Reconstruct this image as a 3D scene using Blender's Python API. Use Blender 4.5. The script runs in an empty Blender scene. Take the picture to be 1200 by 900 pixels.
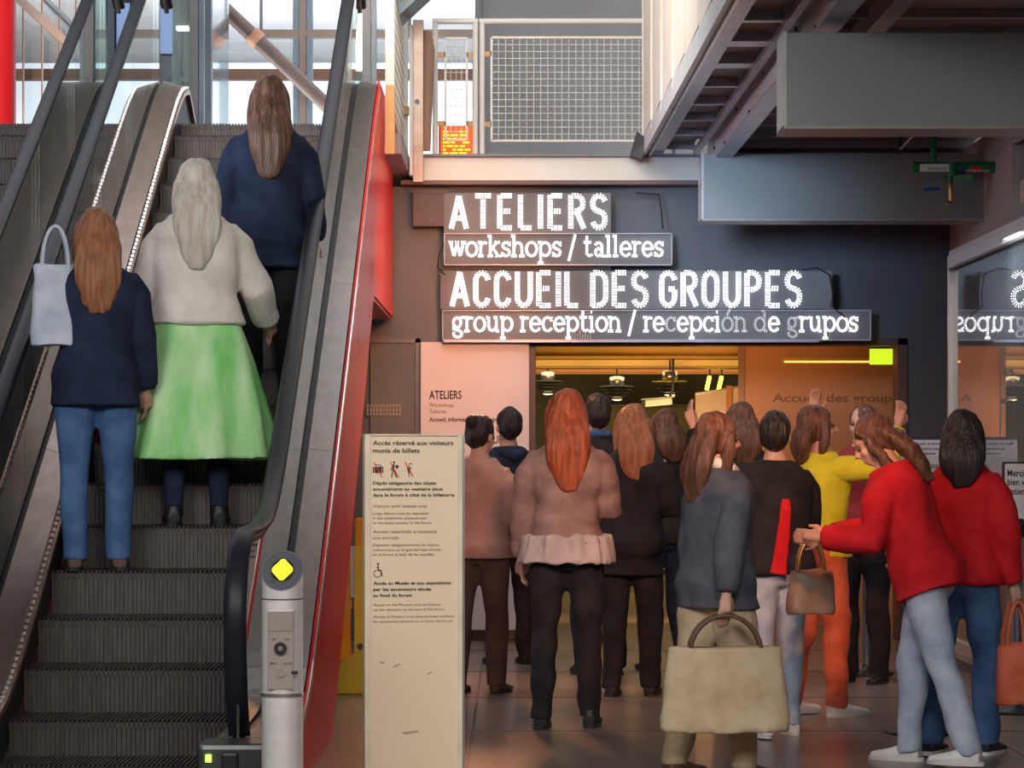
import bpy, math, random
import numpy as np
from mathutils import Vector, Matrix, Quaternion

# ------------------------------------------------------------------ camera, world, lights, exposure
SC = bpy.context.scene
COL = SC.collection
F = 3100.0            # focal length in pixels of the 1200 px wide frame
CAMH = 1.35
HZ = 535.0            # horizon row
cam_d = bpy.data.cameras.new('camera')
cam = bpy.data.objects.new('camera', cam_d)
COL.objects.link(cam)
cam.location = (0, 0, CAMH)
cam.rotation_euler = (math.pi / 2, 0, 0)
cam_d.sensor_width = 36
cam_d.lens = 36 * F / 1200
cam_d.shift_y = (HZ - 450) / 1200
cam_d.clip_end = 300
SC.camera = cam
SC.view_settings.view_transform = 'Standard'
SC.view_settings.look = 'None'
SC.view_settings.gamma = 1
SC.view_settings.use_curve_mapping = False
SC.view_settings.exposure = 0.0

w = bpy.data.worlds.new('daylight')
SC.world = w
w.use_nodes = True
nt = w.node_tree
bg = nt.nodes['Background']
tc = nt.nodes.new('ShaderNodeTexCoord')
nz = nt.nodes.new('ShaderNodeTexNoise')
nz.inputs['Scale'].default_value = 2.2
nt.links.new(tc.outputs['Generated'], nz.inputs['Vector'])
cr = nt.nodes.new('ShaderNodeValToRGB')
cr.color_ramp.elements[0].position = .35
cr.color_ramp.elements[0].color = (.78, .88, 1, 1)
cr.color_ramp.elements[1].position = .65
cr.color_ramp.elements[1].color = (1, 1, 1, 1)
nt.links.new(nz.outputs['Fac'], cr.inputs['Fac'])
nt.links.new(cr.outputs['Color'], bg.inputs['Color'])
bg.inputs['Strength'].default_value = 2.4


def area(name, loc, target, size, power, color=(1, 1, 1), sy=None):
    d = bpy.data.lights.new(name, 'AREA')
    d.energy = power
    d.color = color
    d.size = size
    if sy:
        d.shape = 'RECTANGLE'
        d.size_y = sy
    o = bpy.data.objects.new(name, d)
    COL.objects.link(o)
    o.location = loc
    o.rotation_euler = (Vector(target) - Vector(loc)).to_track_quat('-Z', 'Y').to_euler()
    return o


def spot(name, loc, target, power, color, angle, blend=.6, rad=.15):
    d = bpy.data.lights.new(name, 'SPOT')
    d.energy = power
    d.color = color
    d.spot_size = math.radians(angle)
    d.spot_blend = blend
    d.shadow_soft_size = rad
    o = bpy.data.objects.new(name, d)
    COL.objects.link(o)
    o.location = loc
    o.rotation_euler = (Vector(target) - Vector(loc)).to_track_quat('-Z', 'Y').to_euler()
    return o


area('hall_fill', (1.5, 3.0, 5.2), (0.5, 16, 1.5), 3.5, 760, (1, .94, .88))  # unseen soft fill added to light the hall and the queue
area('hall_fill_left', (-3.5, 4.0, 5.0), (-1.2, 14, 2.0), 3, 330, (1, .97, .95))  # second unseen fill, added for the escalator side
area('ceiling_up_fill', (-2.5, 27, 3.8), (-2.5, 27.5, 6.4), 6, 800, (.97, .98, 1))  # added fill pointing up to brighten the white ceiling boards
spot('orange_spot', (.3, 15.0, 2.9), (-.9, 19.4, 2.3), 560, (1, .36, .14), 42, .9, .3)
spot('queue_spot_orange', (1.0, 8.0, 3.1), (1.1, 14.2, .9), 750, (1, .38, .16), 30, .8)
spot('floor_spot_orange', (-.2, 17.0, 2.6), (-.1, 14.6, 0), 150, (1, .40, .15), 70)
area('panel_warm_fill', (-.9, 14.8, 5.2), (1.0, 18.0, 4.3), 1.0, 85, (1, .86, .70))  # added warm fill for the cream side panels of the walkway
spot('beam_cool_fill', (-3.4, 12.5, 3.1), (1.9, 15.5, 3.5), 420, (.80, .90, 1), 38, 1, .6)  # added cool fill on the walkway beam, standing in for daylight from the left
spot('blue_wash', (-.3, 13.0, 3.2), (1.75, 19.4, 2.85), 1150, (.50, .72, 1), 22, 1, .5)

# ------------------------------------------------------------------ materials
MATS = {}


def mat(name, color, rough=.5, metal=0., var=.12, scale=6., bump=0., bscale=None, stretch=(1, 1, 1),
        emit=None, estr=0., spec=.5, trans=0., coat=0., color2=None, ior=1.45, alpha=None):
    if name in MATS:
        return MATS[name]
    m = bpy.data.materials.new(name)
    m.use_nodes = True
    n = m.node_tree.nodes
    l = m.node_tree.links
    b = n['Principled BSDF']
    t = n.new('ShaderNodeTexCoord')
    mp = n.new('ShaderNodeMapping')
    mp.inputs['Scale'].default_value = stretch
    l.new(t.outputs['Object'], mp.inputs['Vector'])
    z = n.new('ShaderNodeTexNoise')
    z.inputs['Scale'].default_value = scale
    z.inputs['Detail'].default_value = 5
    l.new(mp.outputs['Vector'], z.inputs['Vector'])
    r = n.new('ShaderNodeValToRGB')
    c2 = color2 or tuple(min(1, c * (1 + var)) for c in color[:3])
    c1 = color if color2 else tuple(c * (1 - var) for c in color[:3])
    r.color_ramp.elements[0].position = .3
    r.color_ramp.elements[0].color = (*c1[:3], 1)
    r.color_ramp.elements[1].position = .7
    r.color_ramp.elements[1].color = (*c2[:3], 1)
    l.new(z.outputs['Fac'], r.inputs['Fac'])
    l.new(r.outputs['Color'], b.inputs['Base Color'])
    b.inputs['Roughness'].default_value = rough
    b.inputs['Metallic'].default_value = metal
    b.inputs['Specular IOR Level'].default_value = spec
    b.inputs['Transmission Weight'].default_value = trans
    b.inputs['Coat Weight'].default_value = coat
    b.inputs['IOR'].default_value = ior
    if emit:
        b.inputs['Emission Color'].default_value = (*emit, 1)
        b.inputs['Emission Strength'].default_value = estr
    if bump:
        z2 = n.new('ShaderNodeTexNoise')
        z2.inputs['Scale'].default_value = bscale or scale * 4
        z2.inputs['Detail'].default_value = 3
        l.new(mp.outputs['Vector'], z2.inputs['Vector'])
        bp = n.new('ShaderNodeBump')
        bp.inputs['Strength'].default_value = bump
        bp.inputs['Distance'].default_value = .02
        l.new(z2.outputs['Fac'], bp.inputs['Height'])
        l.new(bp.outputs['Normal'], b.inputs['Normal'])
    MATS[name] = m
    return m


def glass(name, tint=(1, 1, 1), refl=.12, rough=.01, dust=.0, ior=1.5):
    """thin pane: clear sheet with Fresnel reflection and a little dust"""
    if name in MATS:
        return MATS[name]
    m = bpy.data.materials.new(name)
    m.use_nodes = True
    n = m.node_tree.nodes
    l = m.node_tree.links
    out = n['Material Output']
    n.remove(n['Principled BSDF'])
    tr = n.new('ShaderNodeBsdfTransparent')
    tr.inputs['Color'].default_value = (*tint, 1)
    gl = n.new('ShaderNodeBsdfGlossy')
    gl.inputs['Roughness'].default_value = rough
    gl.inputs['Color'].default_value = (1, 1, 1, 1)
    fr = n.new('ShaderNodeFresnel')
    fr.inputs['IOR'].default_value = ior
    mul = n.new('ShaderNodeMath')
    mul.operation = 'ADD'
    mul.use_clamp = True
    mul.inputs[1].default_value = refl * .3
    l.new(fr.outputs[0], mul.inputs[0])
    mx = n.new('ShaderNodeMixShader')
    l.new(mul.outputs[0], mx.inputs[0])
    l.new(tr.outputs[0], mx.inputs[1])
    l.new(gl.outputs[0], mx.inputs[2])
    last = mx
    if dust:
        df = n.new('ShaderNodeBsdfDiffuse')
        df.inputs['Color'].default_value = (.6, .66, .68, 1)
        t = n.new('ShaderNodeTexCoord')
        z = n.new('ShaderNodeTexNoise')
        z.inputs['Scale'].default_value = 2.5
        l.new(t.outputs['Object'], z.inputs['Vector'])
        k = n.new('ShaderNodeMath')
        k.operation = 'MULTIPLY'
        k.inputs[1].default_value = dust * 2
        l.new(z.outputs['Fac'], k.inputs[0])
        m2 = n.new('ShaderNodeMixShader')
        l.new(k.outputs[0], m2.inputs[0])
        l.new(mx.outputs[0], m2.inputs[1])
        l.new(df.outputs[0], m2.inputs[2])
        last = m2
    l.new(last.outputs[0], out.inputs['Surface'])
    MATS[name] = m
    return m


def emitter(name, color, s):
    return mat(name, color, .5, var=.02, emit=color, estr=s)


STEEL = mat('brushed_steel', (.235, .205, .185), .36, 1, .10, 3, stretch=(6, .6, 6), bump=.05)
STEEL_BR = mat('bright_steel', (.68, .68, .68), .30, 1, .08, 8)
STEEL_DK = mat('dark_steel', (.10, .10, .11), .4, .8)
RUBBER = mat('black_rubber', (.010, .012, .018), .42, 0, .2, 20, spec=.3)
BLACK = mat('black_plastic', (.015, .015, .017), .45)
RED_PANEL = mat('red_lacquer', (.92, .02, .025), .3, 0, .06, 2, spec=.12)
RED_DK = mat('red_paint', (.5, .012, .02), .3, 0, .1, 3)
WHITE = mat('white_paint', (.78, .78, .76), .45, 0, .05, 5)
CREAM = mat('cream_paint', (.74, .71, .64), .5, 0, .06, 4)
GREYP = mat('grey_paint', (.20, .22, .235), .42, 0, .07, 2.2, bump=.03)
GREYD = mat('dark_grey_paint', (.085, .092, .110), .34, 0, .14, 1.6, bump=.03)
GREYM = mat('mid_grey_wall', (.33, .335, .34), .6, 0, .06, 1.5)
RUST = mat('rust_brown_steel', (.18, .085, .045), .5, .2, .35, 9, color2=(.27, .14, .08))
GLASS = glass('clear_glass', (.90, .97, .96), .15, .01, .05)
GLASS_W = glass('window_glass', (.93, .97, .98), .1)
GLASS_M = glass('mirror_like_glass', (.86, .87, .88), .45, .005, .10, ior=1.75)
INK = mat('black_ink', (.03, .022, .02), .6)
RED_INK = mat('red_ink', (.75, .03, .02), .5)

# ------------------------------------------------------------------ mesh helpers


def P(px, py, D):
    """world point that stands D metres away at photograph pixel px, py"""
    return Vector(((px - 600) * D / F, D, CAMH + (HZ - py) * D / F))


def PX(px, D):
    return (px - 600) * D / F


def PZ(py, D):
    return CAMH + (HZ - py) * D / F


class MB:
    def __init__(s):
        s.v = []
        s.f = []
        s.sm = []
        s.mi = []

    def add(s, vs, fs, smooth=False, mi=0):
        b = len(s.v)
        s.v += [tuple(v) for v in vs]
        s.f += [tuple(i + b for i in f) for f in fs]
        s.sm += [smooth] * len(fs)
        s.mi += [mi] * len(fs)
        return s

    def box(s, x0, x1, y0, y1, z0, z1, mi=0):
        v = [(x, y, z) for z in (z0, z1) for y in (y0, y1) for x in (x0, x1)]
        return s.add(v, [(0, 2, 3, 1), (4, 5, 7, 6), (0, 1, 5, 4), (2, 6, 7, 3), (0, 4, 6, 2), (1, 3, 7, 5)], mi=mi)

    def bar(s, a, b, w, h, up=(0, 0, 1)):
        a = Vector(a)
        b = Vector(b)
        d = (b - a).normalized()
        x = d.cross(Vector(up))
        if x.length < 1e-4:
            x = d.cross(Vector((1, 0, 0)))
        x.normalize()
        z = x.cross(d)
        v = []
        for p in (a, b):
            for i, j in ((-1, -1), (1, -1), (1, 1), (-1, 1)):
                v.append(p + x * i * w / 2 + z * j * h / 2)
        return s.add(v, [(0, 1, 2, 3), (7, 6, 5, 4), (0, 4, 5, 1), (1, 5, 6, 2), (2, 6, 7, 3), (3, 7, 4, 0)])

    def tube(s, pts, r, n=10, closed=False):
        pts = [Vector(p) for p in pts]
        m = len(pts)
        rr = r if isinstance(r, (list, tuple)) else [r] * m
        t0 = (pts[1] - pts[0]).normalized()
        x = t0.orthogonal().normalized()
        rings = []
        for i, p in enumerate(pts):
            t = (pts[min(i + 1, m - 1)] - pts[max(i - 1, 0)]).normalized()
            x = (x - t * x.dot(t)).normalized()
            y = t.cross(x)
            rings.append([p + (x * math.cos(2 * math.pi * k / n) + y * math.sin(2 * math.pi * k / n)) * rr[i] for k in range(n)])
        v = [q for R in rings for q in R]
        f = []
        for i in range(m - 1):
            for k in range(n):
                f.append((i * n + k, i * n + (k + 1) % n, (i + 1) * n + (k + 1) % n, (i + 1) * n + k))
        s.add(v, f, True)
        s.add(rings[0], [tuple(range(n))[::-1]])
        s.add(rings[-1], [tuple(range(n))])
        return s

    def lathe(s, prof, c=(0, 0, 0), n=24, smooth=True):
        """prof [(r, z)]"""
        c = Vector(c)
        v = []
        for r, z in prof:
            for k in range(n):
                a = 2 * math.pi * k / n
                v.append(c + Vector((r * math.cos(a), r * math.sin(a), z)))
        f = []
        for i in range(len(prof) - 1):
            for k in range(n):
                f.append((i * n + k, i * n + (k + 1) % n, (i + 1) * n + (k + 1) % n, (i + 1) * n + k))
        s.add(v, f, smooth)
        s.add(v[:n], [tuple(range(n))[::-1]])
        s.add(v[-n:], [tuple(range(n))])
        return s

    def prism_yz(s, poly, x0, x1):
        """poly [(y, z)] extruded along x"""
        n = len(poly)
        v = [(x0, y, z) for y, z in poly] + [(x1, y, z) for y, z in poly]
        f = [tuple(range(n)), tuple(range(2 * n - 1, n - 1, -1))]
        for k in range(n):
            j = (k + 1) % n
            f.append((k, k + n, j + n, j))
        return s.add(v, f)

    def sweep(s, sec, Ds, zf, smooth=False, closed=True):
        """sec [(x, dz)] carried along y=D with height zf(D)"""
        n = len(sec)
        v = []
        for D in Ds:
            z = zf(D)
            v += [(x, D, z + dz) for x, dz in sec]
        f = []
        for i in range(len(Ds) - 1):
            for k in range(n if closed else n - 1):
                j = (k + 1) % n
                f.append((i * n + k, i * n + j, (i + 1) * n + j, (i + 1) * n + k))
        s.add(v, f, smooth)
        if closed:
            s.add(v[:n], [tuple(range(n))])
            s.add(v[-n:], [tuple(range(n))[::-1]])
        return s

    def build(s, name, m=None, parent=None, loc=None, bevel=0, fix=True):
        me = bpy.data.meshes.new(name)
        me.from_pydata(s.v, [], s.f)
        for p, sm, mi in zip(me.polygons, s.sm, s.mi):
            p.use_smooth = sm
            p.material_index = mi
        if fix:
            import bmesh
            bm = bmesh.new()
            bm.from_mesh(me)
            bmesh.ops.recalc_face_normals(bm, faces=bm.faces)
            bm.to_mesh(me)
            bm.free()
        me.update()
        for mm in (m if isinstance(m, (list, tuple)) else [m]):
            if mm:
                me.materials.append(mm)
        return link(name, me, parent, loc, bevel)


def link(name, me, parent=None, loc=None, bevel=0):
    o = bpy.data.objects.new(name, me)
    COL.objects.link(o)
    if loc is not None:
        o.location = loc
    if parent:
        o.parent = parent
    if bevel:
        b = o.modifiers.new('bevel', 'BEVEL')
        b.width = bevel
        b.segments = 2
        b.limit_method = 'ANGLE'
    return o


def tag(o, label=None, cat=None, group=None, kind=None):
    if label:
        o['label'] = label
    if cat:
        o['category'] = cat
    if group:
        o['group'] = group
    if kind:
        o['kind'] = kind
    return o


def thing(name, label, cat, loc=(0, 0, 0), rz=0., group=None):
    o = bpy.data.objects.new(name, None)
    o.empty_display_size = .1
    COL.objects.link(o)
    o.location = loc
    o.rotation_euler = (0, 0, rz)
    return tag(o, label, cat, group)


def struct(o, label=None):
    o['kind'] = 'structure'
    if label:
        o['label'] = label
    return o


_FONTCACHE = {}


def text_mesh(name, s, height, width=None, bold=0., m=None, parent=None, depth=.001, squeeze=None, mirror=False):
    """flat lettering in the local XZ plane facing -Y; origin = baseline left; height = cap height"""
    cu = bpy.data.curves.new('t', 'FONT')
    cu.body = s
    cu.size = 1
    cu.offset = bold
    cu.extrude = 0
    cu.resolution_u = 3
    o = bpy.data.objects.new('t', cu)
    COL.objects.link(o)
    dg = bpy.context.evaluated_depsgraph_get()
    me = bpy.data.meshes.new_from_object(o.evaluated_get(dg))
    bpy.data.objects.remove(o)
    n = len(me.vertices)
    co = np.zeros(n * 3)
    me.vertices.foreach_get('co', co)
    co = co.reshape(-1, 3)
    x0, x1 = co[:, 0].min(), co[:, 0].max()
    kz = height / .73
    kx = width / (x1 - x0) if width else kz * (squeeze or 1)
    out = np.stack([(co[:, 0] - x0) * kx * (-1 if mirror else 1), np.zeros(n), co[:, 1] * kz], 1)
    me.vertices.foreach_set('co', out.ravel())
    me.name = name
    me.update()
    me.materials.clear()
    me.materials.append(m or INK)
    return link(name, me, parent)


def stuff(o):
    o['kind'] = 'stuff'
    return o
# ------------------------------------------------------------------ setting
ZU = 3.55
WD = 19.4
FLOORM = mat('floor_resin', (.17, .125, .105), .30, 0, .22, 1.3, color2=(.25, .20, .175), bump=.02, coat=.15)
m = MB().box(-9, 9, -6, 34, -.2, 0)
struct(m.build('floor', FLOORM), 'dull brown resin floor of the hall, slightly glossy')
fl = [o for o in COL.objects if o.name == 'floor'][0]
for i in range(4):      # expansion joints, thin metal strips set in the floor
    MB().box(-.75, 3.2, 13.0 + i * 1.8, 13.015 + i * 1.8, 0, .002).build('floor_joint', STEEL_DK, fl)
for i in range(3):
    MB().box(-.2 + i * 1.25, -.188 + i * 1.25, 9, 19.3, 0, .002).build('floor_joint', STEEL_DK, fl)

OX0, OX1, OZ = PX(626, WD), PX(1053, WD), PZ(403, WD)
ZT = ZU - .02
m = MB()
m.box(-4.6, OX0, WD, WD + .2, 0, ZT - .2)
m.box(OX1, 3.45, WD, WD + .2, 0, ZT - .2)
m.box(OX0, OX1, WD, WD + .2, OZ, ZT - .2)
wb = struct(m.build('wall_back', GREYD), 'dark blue grey painted wall with the wide doorway')
# door frame and door of the dark wall
m = MB()
m.box(OX0 - .05, OX0 + .012, WD - .03, WD + .22, 0, OZ + .04)
m.box(OX1 - .012, OX1 + .06, WD - .03, WD + .22, 0, OZ + .04)
m.box(OX0 - .05, OX1 + .06, WD - .03, WD + .22, OZ - .012, OZ + .04)
struct(m.build('trim_doorway', mat('doorway_trim', (.10, .055, .045), .4), bevel=.004), 'dark brown frame of the wide doorway')
d1 = struct(MB().box(PX(434, WD), PX(487, WD), WD - .04, WD - .005, .02, PZ(402, WD)).build('door_1', mat('grey_door', (.125, .135, .135), .5, 0, .08, 2), bevel=.004),
            'plain grey service door with a slotted vent')
m = MB()
x0, x1 = PX(487, WD), PX(493, WD)
m.box(x0, x1, WD - .06, WD, 0, PZ(402, WD) + .03)
m.box(PX(427, WD), x1, WD - .06, WD, PZ(402, WD), PZ(402, WD) + .03)
m.build('door_frame', STEEL_DK, d1)
vx0, vx1, vz0, vz1 = PX(431, WD), PX(469, WD), PZ(487, WD), PZ(474, WD)
ve = MB()
ve.box(vx0, vx1, WD - .05, WD - .04, vz0, vz0 + .012).box(vx0, vx1, WD - .05, WD - .04, vz1 - .012, vz1)
nb = 11
for i in range(nb):
    x = vx0 + (vx1 - vx0) * i / (nb - 1)
    ve.box(x - .004, x + .004, WD - .05, WD - .04, vz0, vz1)
ve.box(vx0, vx1, WD - .05, WD - .04, (vz0 + vz1) / 2 - .003, (vz0 + vz1) / 2 + .003)
ve.build('vent_grille', mat('vent_metal', (.42, .36, .32), .5), d1)
MB().box(PX(430, WD), PX(620, WD) + .02, WD - .02, WD, 0, .10).build('skirting', STEEL_DK, wb)

struct(MB().box(-9, 9, -6, 15.2, 5.6, 5.8).build('ceiling_light_block', mat('light_block_ceiling', (.30, .29, .28), .8, 0, .08, 1)))  # unseen slab added to keep sky light off the foreground
struct(MB().box(-9, 9, -6.2, -6, 0, 5.8).build('wall_light_block_front', mat('light_block_wall', (.35, .33, .31), .8, 0, .08, 1)))  # unseen wall behind the camera, added to block sky light
struct(MB().box(9, 9.2, -6.2, 19.4, 0, 5.8).build('wall_light_block_side', mat('light_block_wall', (.35, .33, .31))))  # unseen right wall, added to block sky light
# right hand wall piece and beams
struct(MB().box(3.21, 3.5, 17.0, WD, 0, ZT).build('wall_right', mat('pinkish_grey_wall', (.46, .40, .40), .6, 0, .06, 2)),
       'pale pinkish grey return wall above the glazed case')
struct(MB().box(-9.2, -9, -6, 19, 0, 7.0).build('wall_left', GREYM))

# slab edge of the balcony
SD = 19.25
bal = struct(MB().box(PX(488, SD), 6.5, SD, SD + .12, PZ(212, SD), PZ(184, SD)).build('trim_1', mat('balcony_beam', (.62, .56, .48), .28, .1, .12, 1.4, color2=(.66, .66, .62)), bevel=.004),
             'pale steel edge beam of the balcony')
MB().box(PX(488, SD), 6.5, SD - .04, SD + .16, PZ(184, SD), PZ(181, SD)).build('beam_flange', GREYP, bal)
MB().box(PX(470, SD), 6.5, SD - .05, SD + .16, PZ(217, SD), PZ(212, SD)).build('beam_flange', mat('brown_flange', (.17, .09, .08), .4), bal)
struct(MB().box(-.75, 6.5, SD + .16, 34, ZU - .15, ZU - .01).build('floor_upper', GREYM), 'upper level floor slab')
struct(MB().box(-9, -.75, 17.9, 34, ZU - .15, ZU - .01).build('floor_upper', GREYM), 'upper level floor slab beside the escalator')
UWD = 22.0
struct(MB().box(PX(560, UWD), 6.5, UWD, UWD + .2, ZU, 6.6).build('wall_upper', GREYM), 'smooth mid grey wall behind the mesh railing')
MB().box(PX(557, UWD), PX(564, UWD), UWD - .1, UWD, ZU, 6.6).build('corner_post', GREYP, [o for o in COL.objects if o.name == 'wall_upper'][0])

# upper ceiling of white boards
CB = mat('white_ceiling_board', (.85, .86, .88), .6, 0, .03, 1)
ceil = struct(MB().box(-9, 6.5, 17.5, 34, 6.42, 6.5).build('ceiling', GREYM), 'ceiling of long white boards')
bp = MB().box(-9, 6.5, .012, .888, 0, .05).build('ceiling_board', CB, ceil, (0, 17.5, 6.36))
for i in range(1, 18):
    c = bp.copy()
    COL.objects.link(c)
    c.parent = ceil
    c.location = (0, 17.5 + .9 * i, 6.36)

# back glazing at D = 33.6
GD = 33.6
BM = mat('bronze_mullion', (.12, .09, .075), .35, .6, .15, 4)
STM = mat('bluish_steel_column', (.09, .115, .135), .35, .6)
wi = struct(MB().box(-9, 6.5, GD, GD + .02, ZU, 6.36).build('window_1', GLASS_W), 'tall glazed front of the upper level')
for px in (250, 355, 560, 150, 430):
    X = PX(px, GD)
    MB().box(X - .07, X + .07, GD - .12, GD + .06, ZU, 6.36).build('mullion', STM if px != 355 else BM, wi)
for py, h in ((88, .14), (40, .08)):
    z = PZ(py, GD)
    MB().box(-9, 6.5, GD - .08, GD + .05, z - h / 2, z + h / 2).build('transom', mat('brown_transom', (.20, .10, .065), .4, .3), wi)
# left glazed wall in rust brown frames
wl = struct(MB().box(-4.62, -4.6, 21, 33.6, ZU, 6.36).build('window_2', GLASS_W), 'side glazing in rust brown steel frames')
for i in range(12):
    D = 21.9 + i * 1.0
    MB().box(-4.64, -4.595, D - .03, D + .03, ZU, 6.36).build('mullion', RUST, wl)
for z in (5.62, 4.2):
    MB().box(-4.65, -4.59, 21, 33.5, z - .05, z + .05).build('transom', RUST, wl)
MB().box(-4.65, -4.58, 21, 33.5, 5.83, 5.88).build('transom', STEEL_DK, wl)

# ------------------------------------------------------------------ outdoors behind the glass
PAVE = mat('pale_paving', (.55, .54, .52), .8, 0, .08, .6)
struct(MB().box(-60, 40, 34.2, 90, -.3, -.05).build('ground', PAVE), 'pale paved square outside')
FAC = mat('pale_stone_facade', (.72, .70, .66), .8, 0, .06, .5)
LEAF = mat('leaf_green', (.10, .22, .05), .6, 0, .4, 3)
BARK = mat('bark', (.10, .07, .05), .8)


def tree(x, y, h, label):
    rnd = random.Random(int(x * 10))
    t = thing('street_tree', label, 'tree', (x, y, -.05), 0)
    mb = MB()
    mb.tube([(0, 0, 0), (.05, 0, h * .3), (0, .1, h * .55), (.1, 0, h * .8)], [.16, .13, .09, .03], 8)
    for k in range(7):
        a = k * 2.4
        z = h * (.4 + .06 * k)
        mb.tube([(0, 0, z), (math.cos(a) * .7, math.sin(a) * .7, z + .6), (math.cos(a) * 1.3, math.sin(a) * 1.3, z + 1.1)], [.05, .035, .012], 6)
    mb.build('trunk', BARK, t)
    lf = MB()
    for k in range(2600):
        a = rnd.uniform(0, 6.28)
        u = rnd.uniform(-1, 1)
        r = 1.9 * rnd.uniform(.25, 1) ** .5
        q = math.sqrt(1 - u * u)
        c = Vector((r * q * math.cos(a), r * q * math.sin(a), h * .72 + r * u * 1.05))
        d1 = Vector((rnd.uniform(-1, 1), rnd.uniform(-1, 1), rnd.uniform(-1, 1))).normalized() * .09
        d2 = d1.orthogonal().normalized() * .05
        lf.add([c - d1, c + d2, c + d1 + Vector((0, 0, .01)), c - d2], [(0, 1, 2, 3)])
    stuff(lf.build('foliage', LEAF, t, fix=False))


tree(PX(300, 40), 41, 5.6, 'green street tree seen outside through the back glazing')
tree(PX(545, 43), 44, 5.9, 'green street tree outside behind the narrow mesh railing')

# ------------------------------------------------------------------ escalators
K = math.tan(math.radians(30))
DB, DT = 11.12, 17.27


def soft(x, s=.16):
    return s * math.log(1 + math.exp(min(40, x / s)))


def zs(D):
    """height of the step nosing line"""
    return K * (soft(D - DB) - soft(D - DT))


def frange(a, b, n):
    return [a + (b - a) * i / (n - 1) for i in range(n)]


STEPM = mat('escalator_step_metal', (.10, .088, .088), .42, .45, .25, 5, stretch=(8, 1, 1))
RISERM = mat('escalator_riser_metal', (.16, .165, .175), .38, .6, .2, 5, stretch=(8, 1, 1))


def step_mesh(w):
    """one grooved step: cleated tread and cleated riser; nosing front edge at y=0, z=0"""
    mb = MB()
    mb.box(0, w, 0, .40, -.035, -.012)
    mb.box(0, w, .012, .03, -.23, -.02)
    n = int(w / .02)
    for i in range(n):
        x = (i + .25) * w / n
        mb.box(x, x + .010, 0, .40, -.012, 0)
        mb.box(x, x + .010, 0, .012, -.215, -.002)
    return mb


HT = 1.0    # handrail above nosing line
HAND_SEC = [(.042 * math.cos(a), .020 * math.sin(a)) for a in [2 * math.pi * k / 14 for k in range(14)]]


def hand_path(D1=17.9):
    pts = []
    for D in frange(D1, 10.2, 60):
        pts.append((D, zs(D) + HT + .06))
    r = .33
    c = (10.2, HT + .06 + zs(10.2) - r)
    for k in range(1, 13):
        a = math.radians(90 + 8 * k)
        pts.append((c[0] + r * math.cos(a) * 1.15, c[1] + r * math.sin(a)))
    y, z = pts[-1]
    pts += [(y + .02, z - .12), (y + .055, z - .24), (y + .12, z - .36), (y + .22, z - .45)]
    return pts


def sweep_path(path, X, sec):
    mb = MB()
    n = len(sec)
    v = []
    for i, (y, z) in enumerate(path):
        a = path[max(i - 1, 0)]
        b = path[min(i + 1, len(path) - 1)]
        t = Vector((0, b[0] - a[0], b[1] - a[1])).normalized()
        nn = Vector((1, 0, 0)).cross(t)
        for sx, sn in sec:
            v.append(Vector((X, y, z)) + Vector((sx, 0, 0)) + nn * sn)
    f = []
    for i in range(len(path) - 1):
        for k in range(n):
            j = (k + 1) % n
            f.append((i * n + k, i * n + j, (i + 1) * n + j, (i + 1) * n + k))
    mb.add(v, f, True)
    mb.add(v[:n], [tuple(range(n))])
    mb.add(v[-n:], [tuple(range(n))[::-1]])
    return mb


Dk = frange(9.9, 17.3, 60) + [17.5, 18.0]
CO = .29      # deck offset above nosing


def zdeck(D):
    return zs(D) + CO


def glass_panels(X, parent, front=9.87):
    """balustrade glass in panels between deck and handrail"""
    cuts = [front, 11.3, 12.5, 13.7, 14.9, 16.1, 17.3]
    hp = hand_path()

    def ztop(D):
        if D > 10.2:
            return zs(D) + HT + .02
        r = .33
        u = max(0, 1 - ((10.2 - D) / (r * 1.15)) ** 2)
        return HT - r + .02 + zs(10.2) + r * math.sqrt(u)
    for a, b in zip(cuts, cuts[1:]):
        Ds = frange(a + .003, b - .003, 14)
        mb = MB()
        poly = [(D, ztop(D)) for D in Ds] + [(D, zdeck(D) + .0) for D in reversed(Ds)]
        n = len(Ds)
        v = []
        for x in (X - .005, X + .005):
            v += [(x, D, ztop(D)) for D in Ds] + [(x, D, zdeck(D) - .02) for D in Ds]
        f = []
        for o in (0, 2 * n):
            for i in range(n - 1):
                f.append((o + i, o + i + 1, o + n + i + 1, o + n + i))
        f.append((0, n, 3 * n, 2 * n))
        f.append((n - 1, 2 * n - 1, 4 * n - 1, 3 * n - 1))
        mb.add(v, f)
        mb.build('balustrade_glass', GLASS, parent)


def handrail(X, parent):
    hp = hand_path()
    o = sweep_path(hp, X, HAND_SEC).build('handrail', RUBBER, parent)
    sweep_path([(y, z - .03 if y > 10.2 else z) for y, z in hp[:60]], X, [(-.014, -.016), (.014, -.016), (.014, .016), (-.014, .016)]).build('handrail_guide', STEEL, parent)
    return o


def make_steps(x0, w, parent, D_end):
    proto = None
    D = DB - .9
    p0 = step_mesh(w)
    me = None
    D = 9.35
    while D < D_end:
        z = zs(D + .2)
        # carried by the nosing line
        if me is None:
            o = p0.build('step', [STEPM], parent, (x0, D, z), fix=False)
            me = o.data
        else:
            o = link('step', me, parent, (x0, D, z))
        D += .40 if z < .02 or z > ZU - .03 else .3464


esc = thing('escalator', 'rising escalator with steel decks, black handrails and red side panels', 'escalator', (0, 0, 0))
XL, XR = -2.16, -1.13       # step well
make_steps(XL + .01, XR - XL - .06, esc, 18.2)
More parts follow.
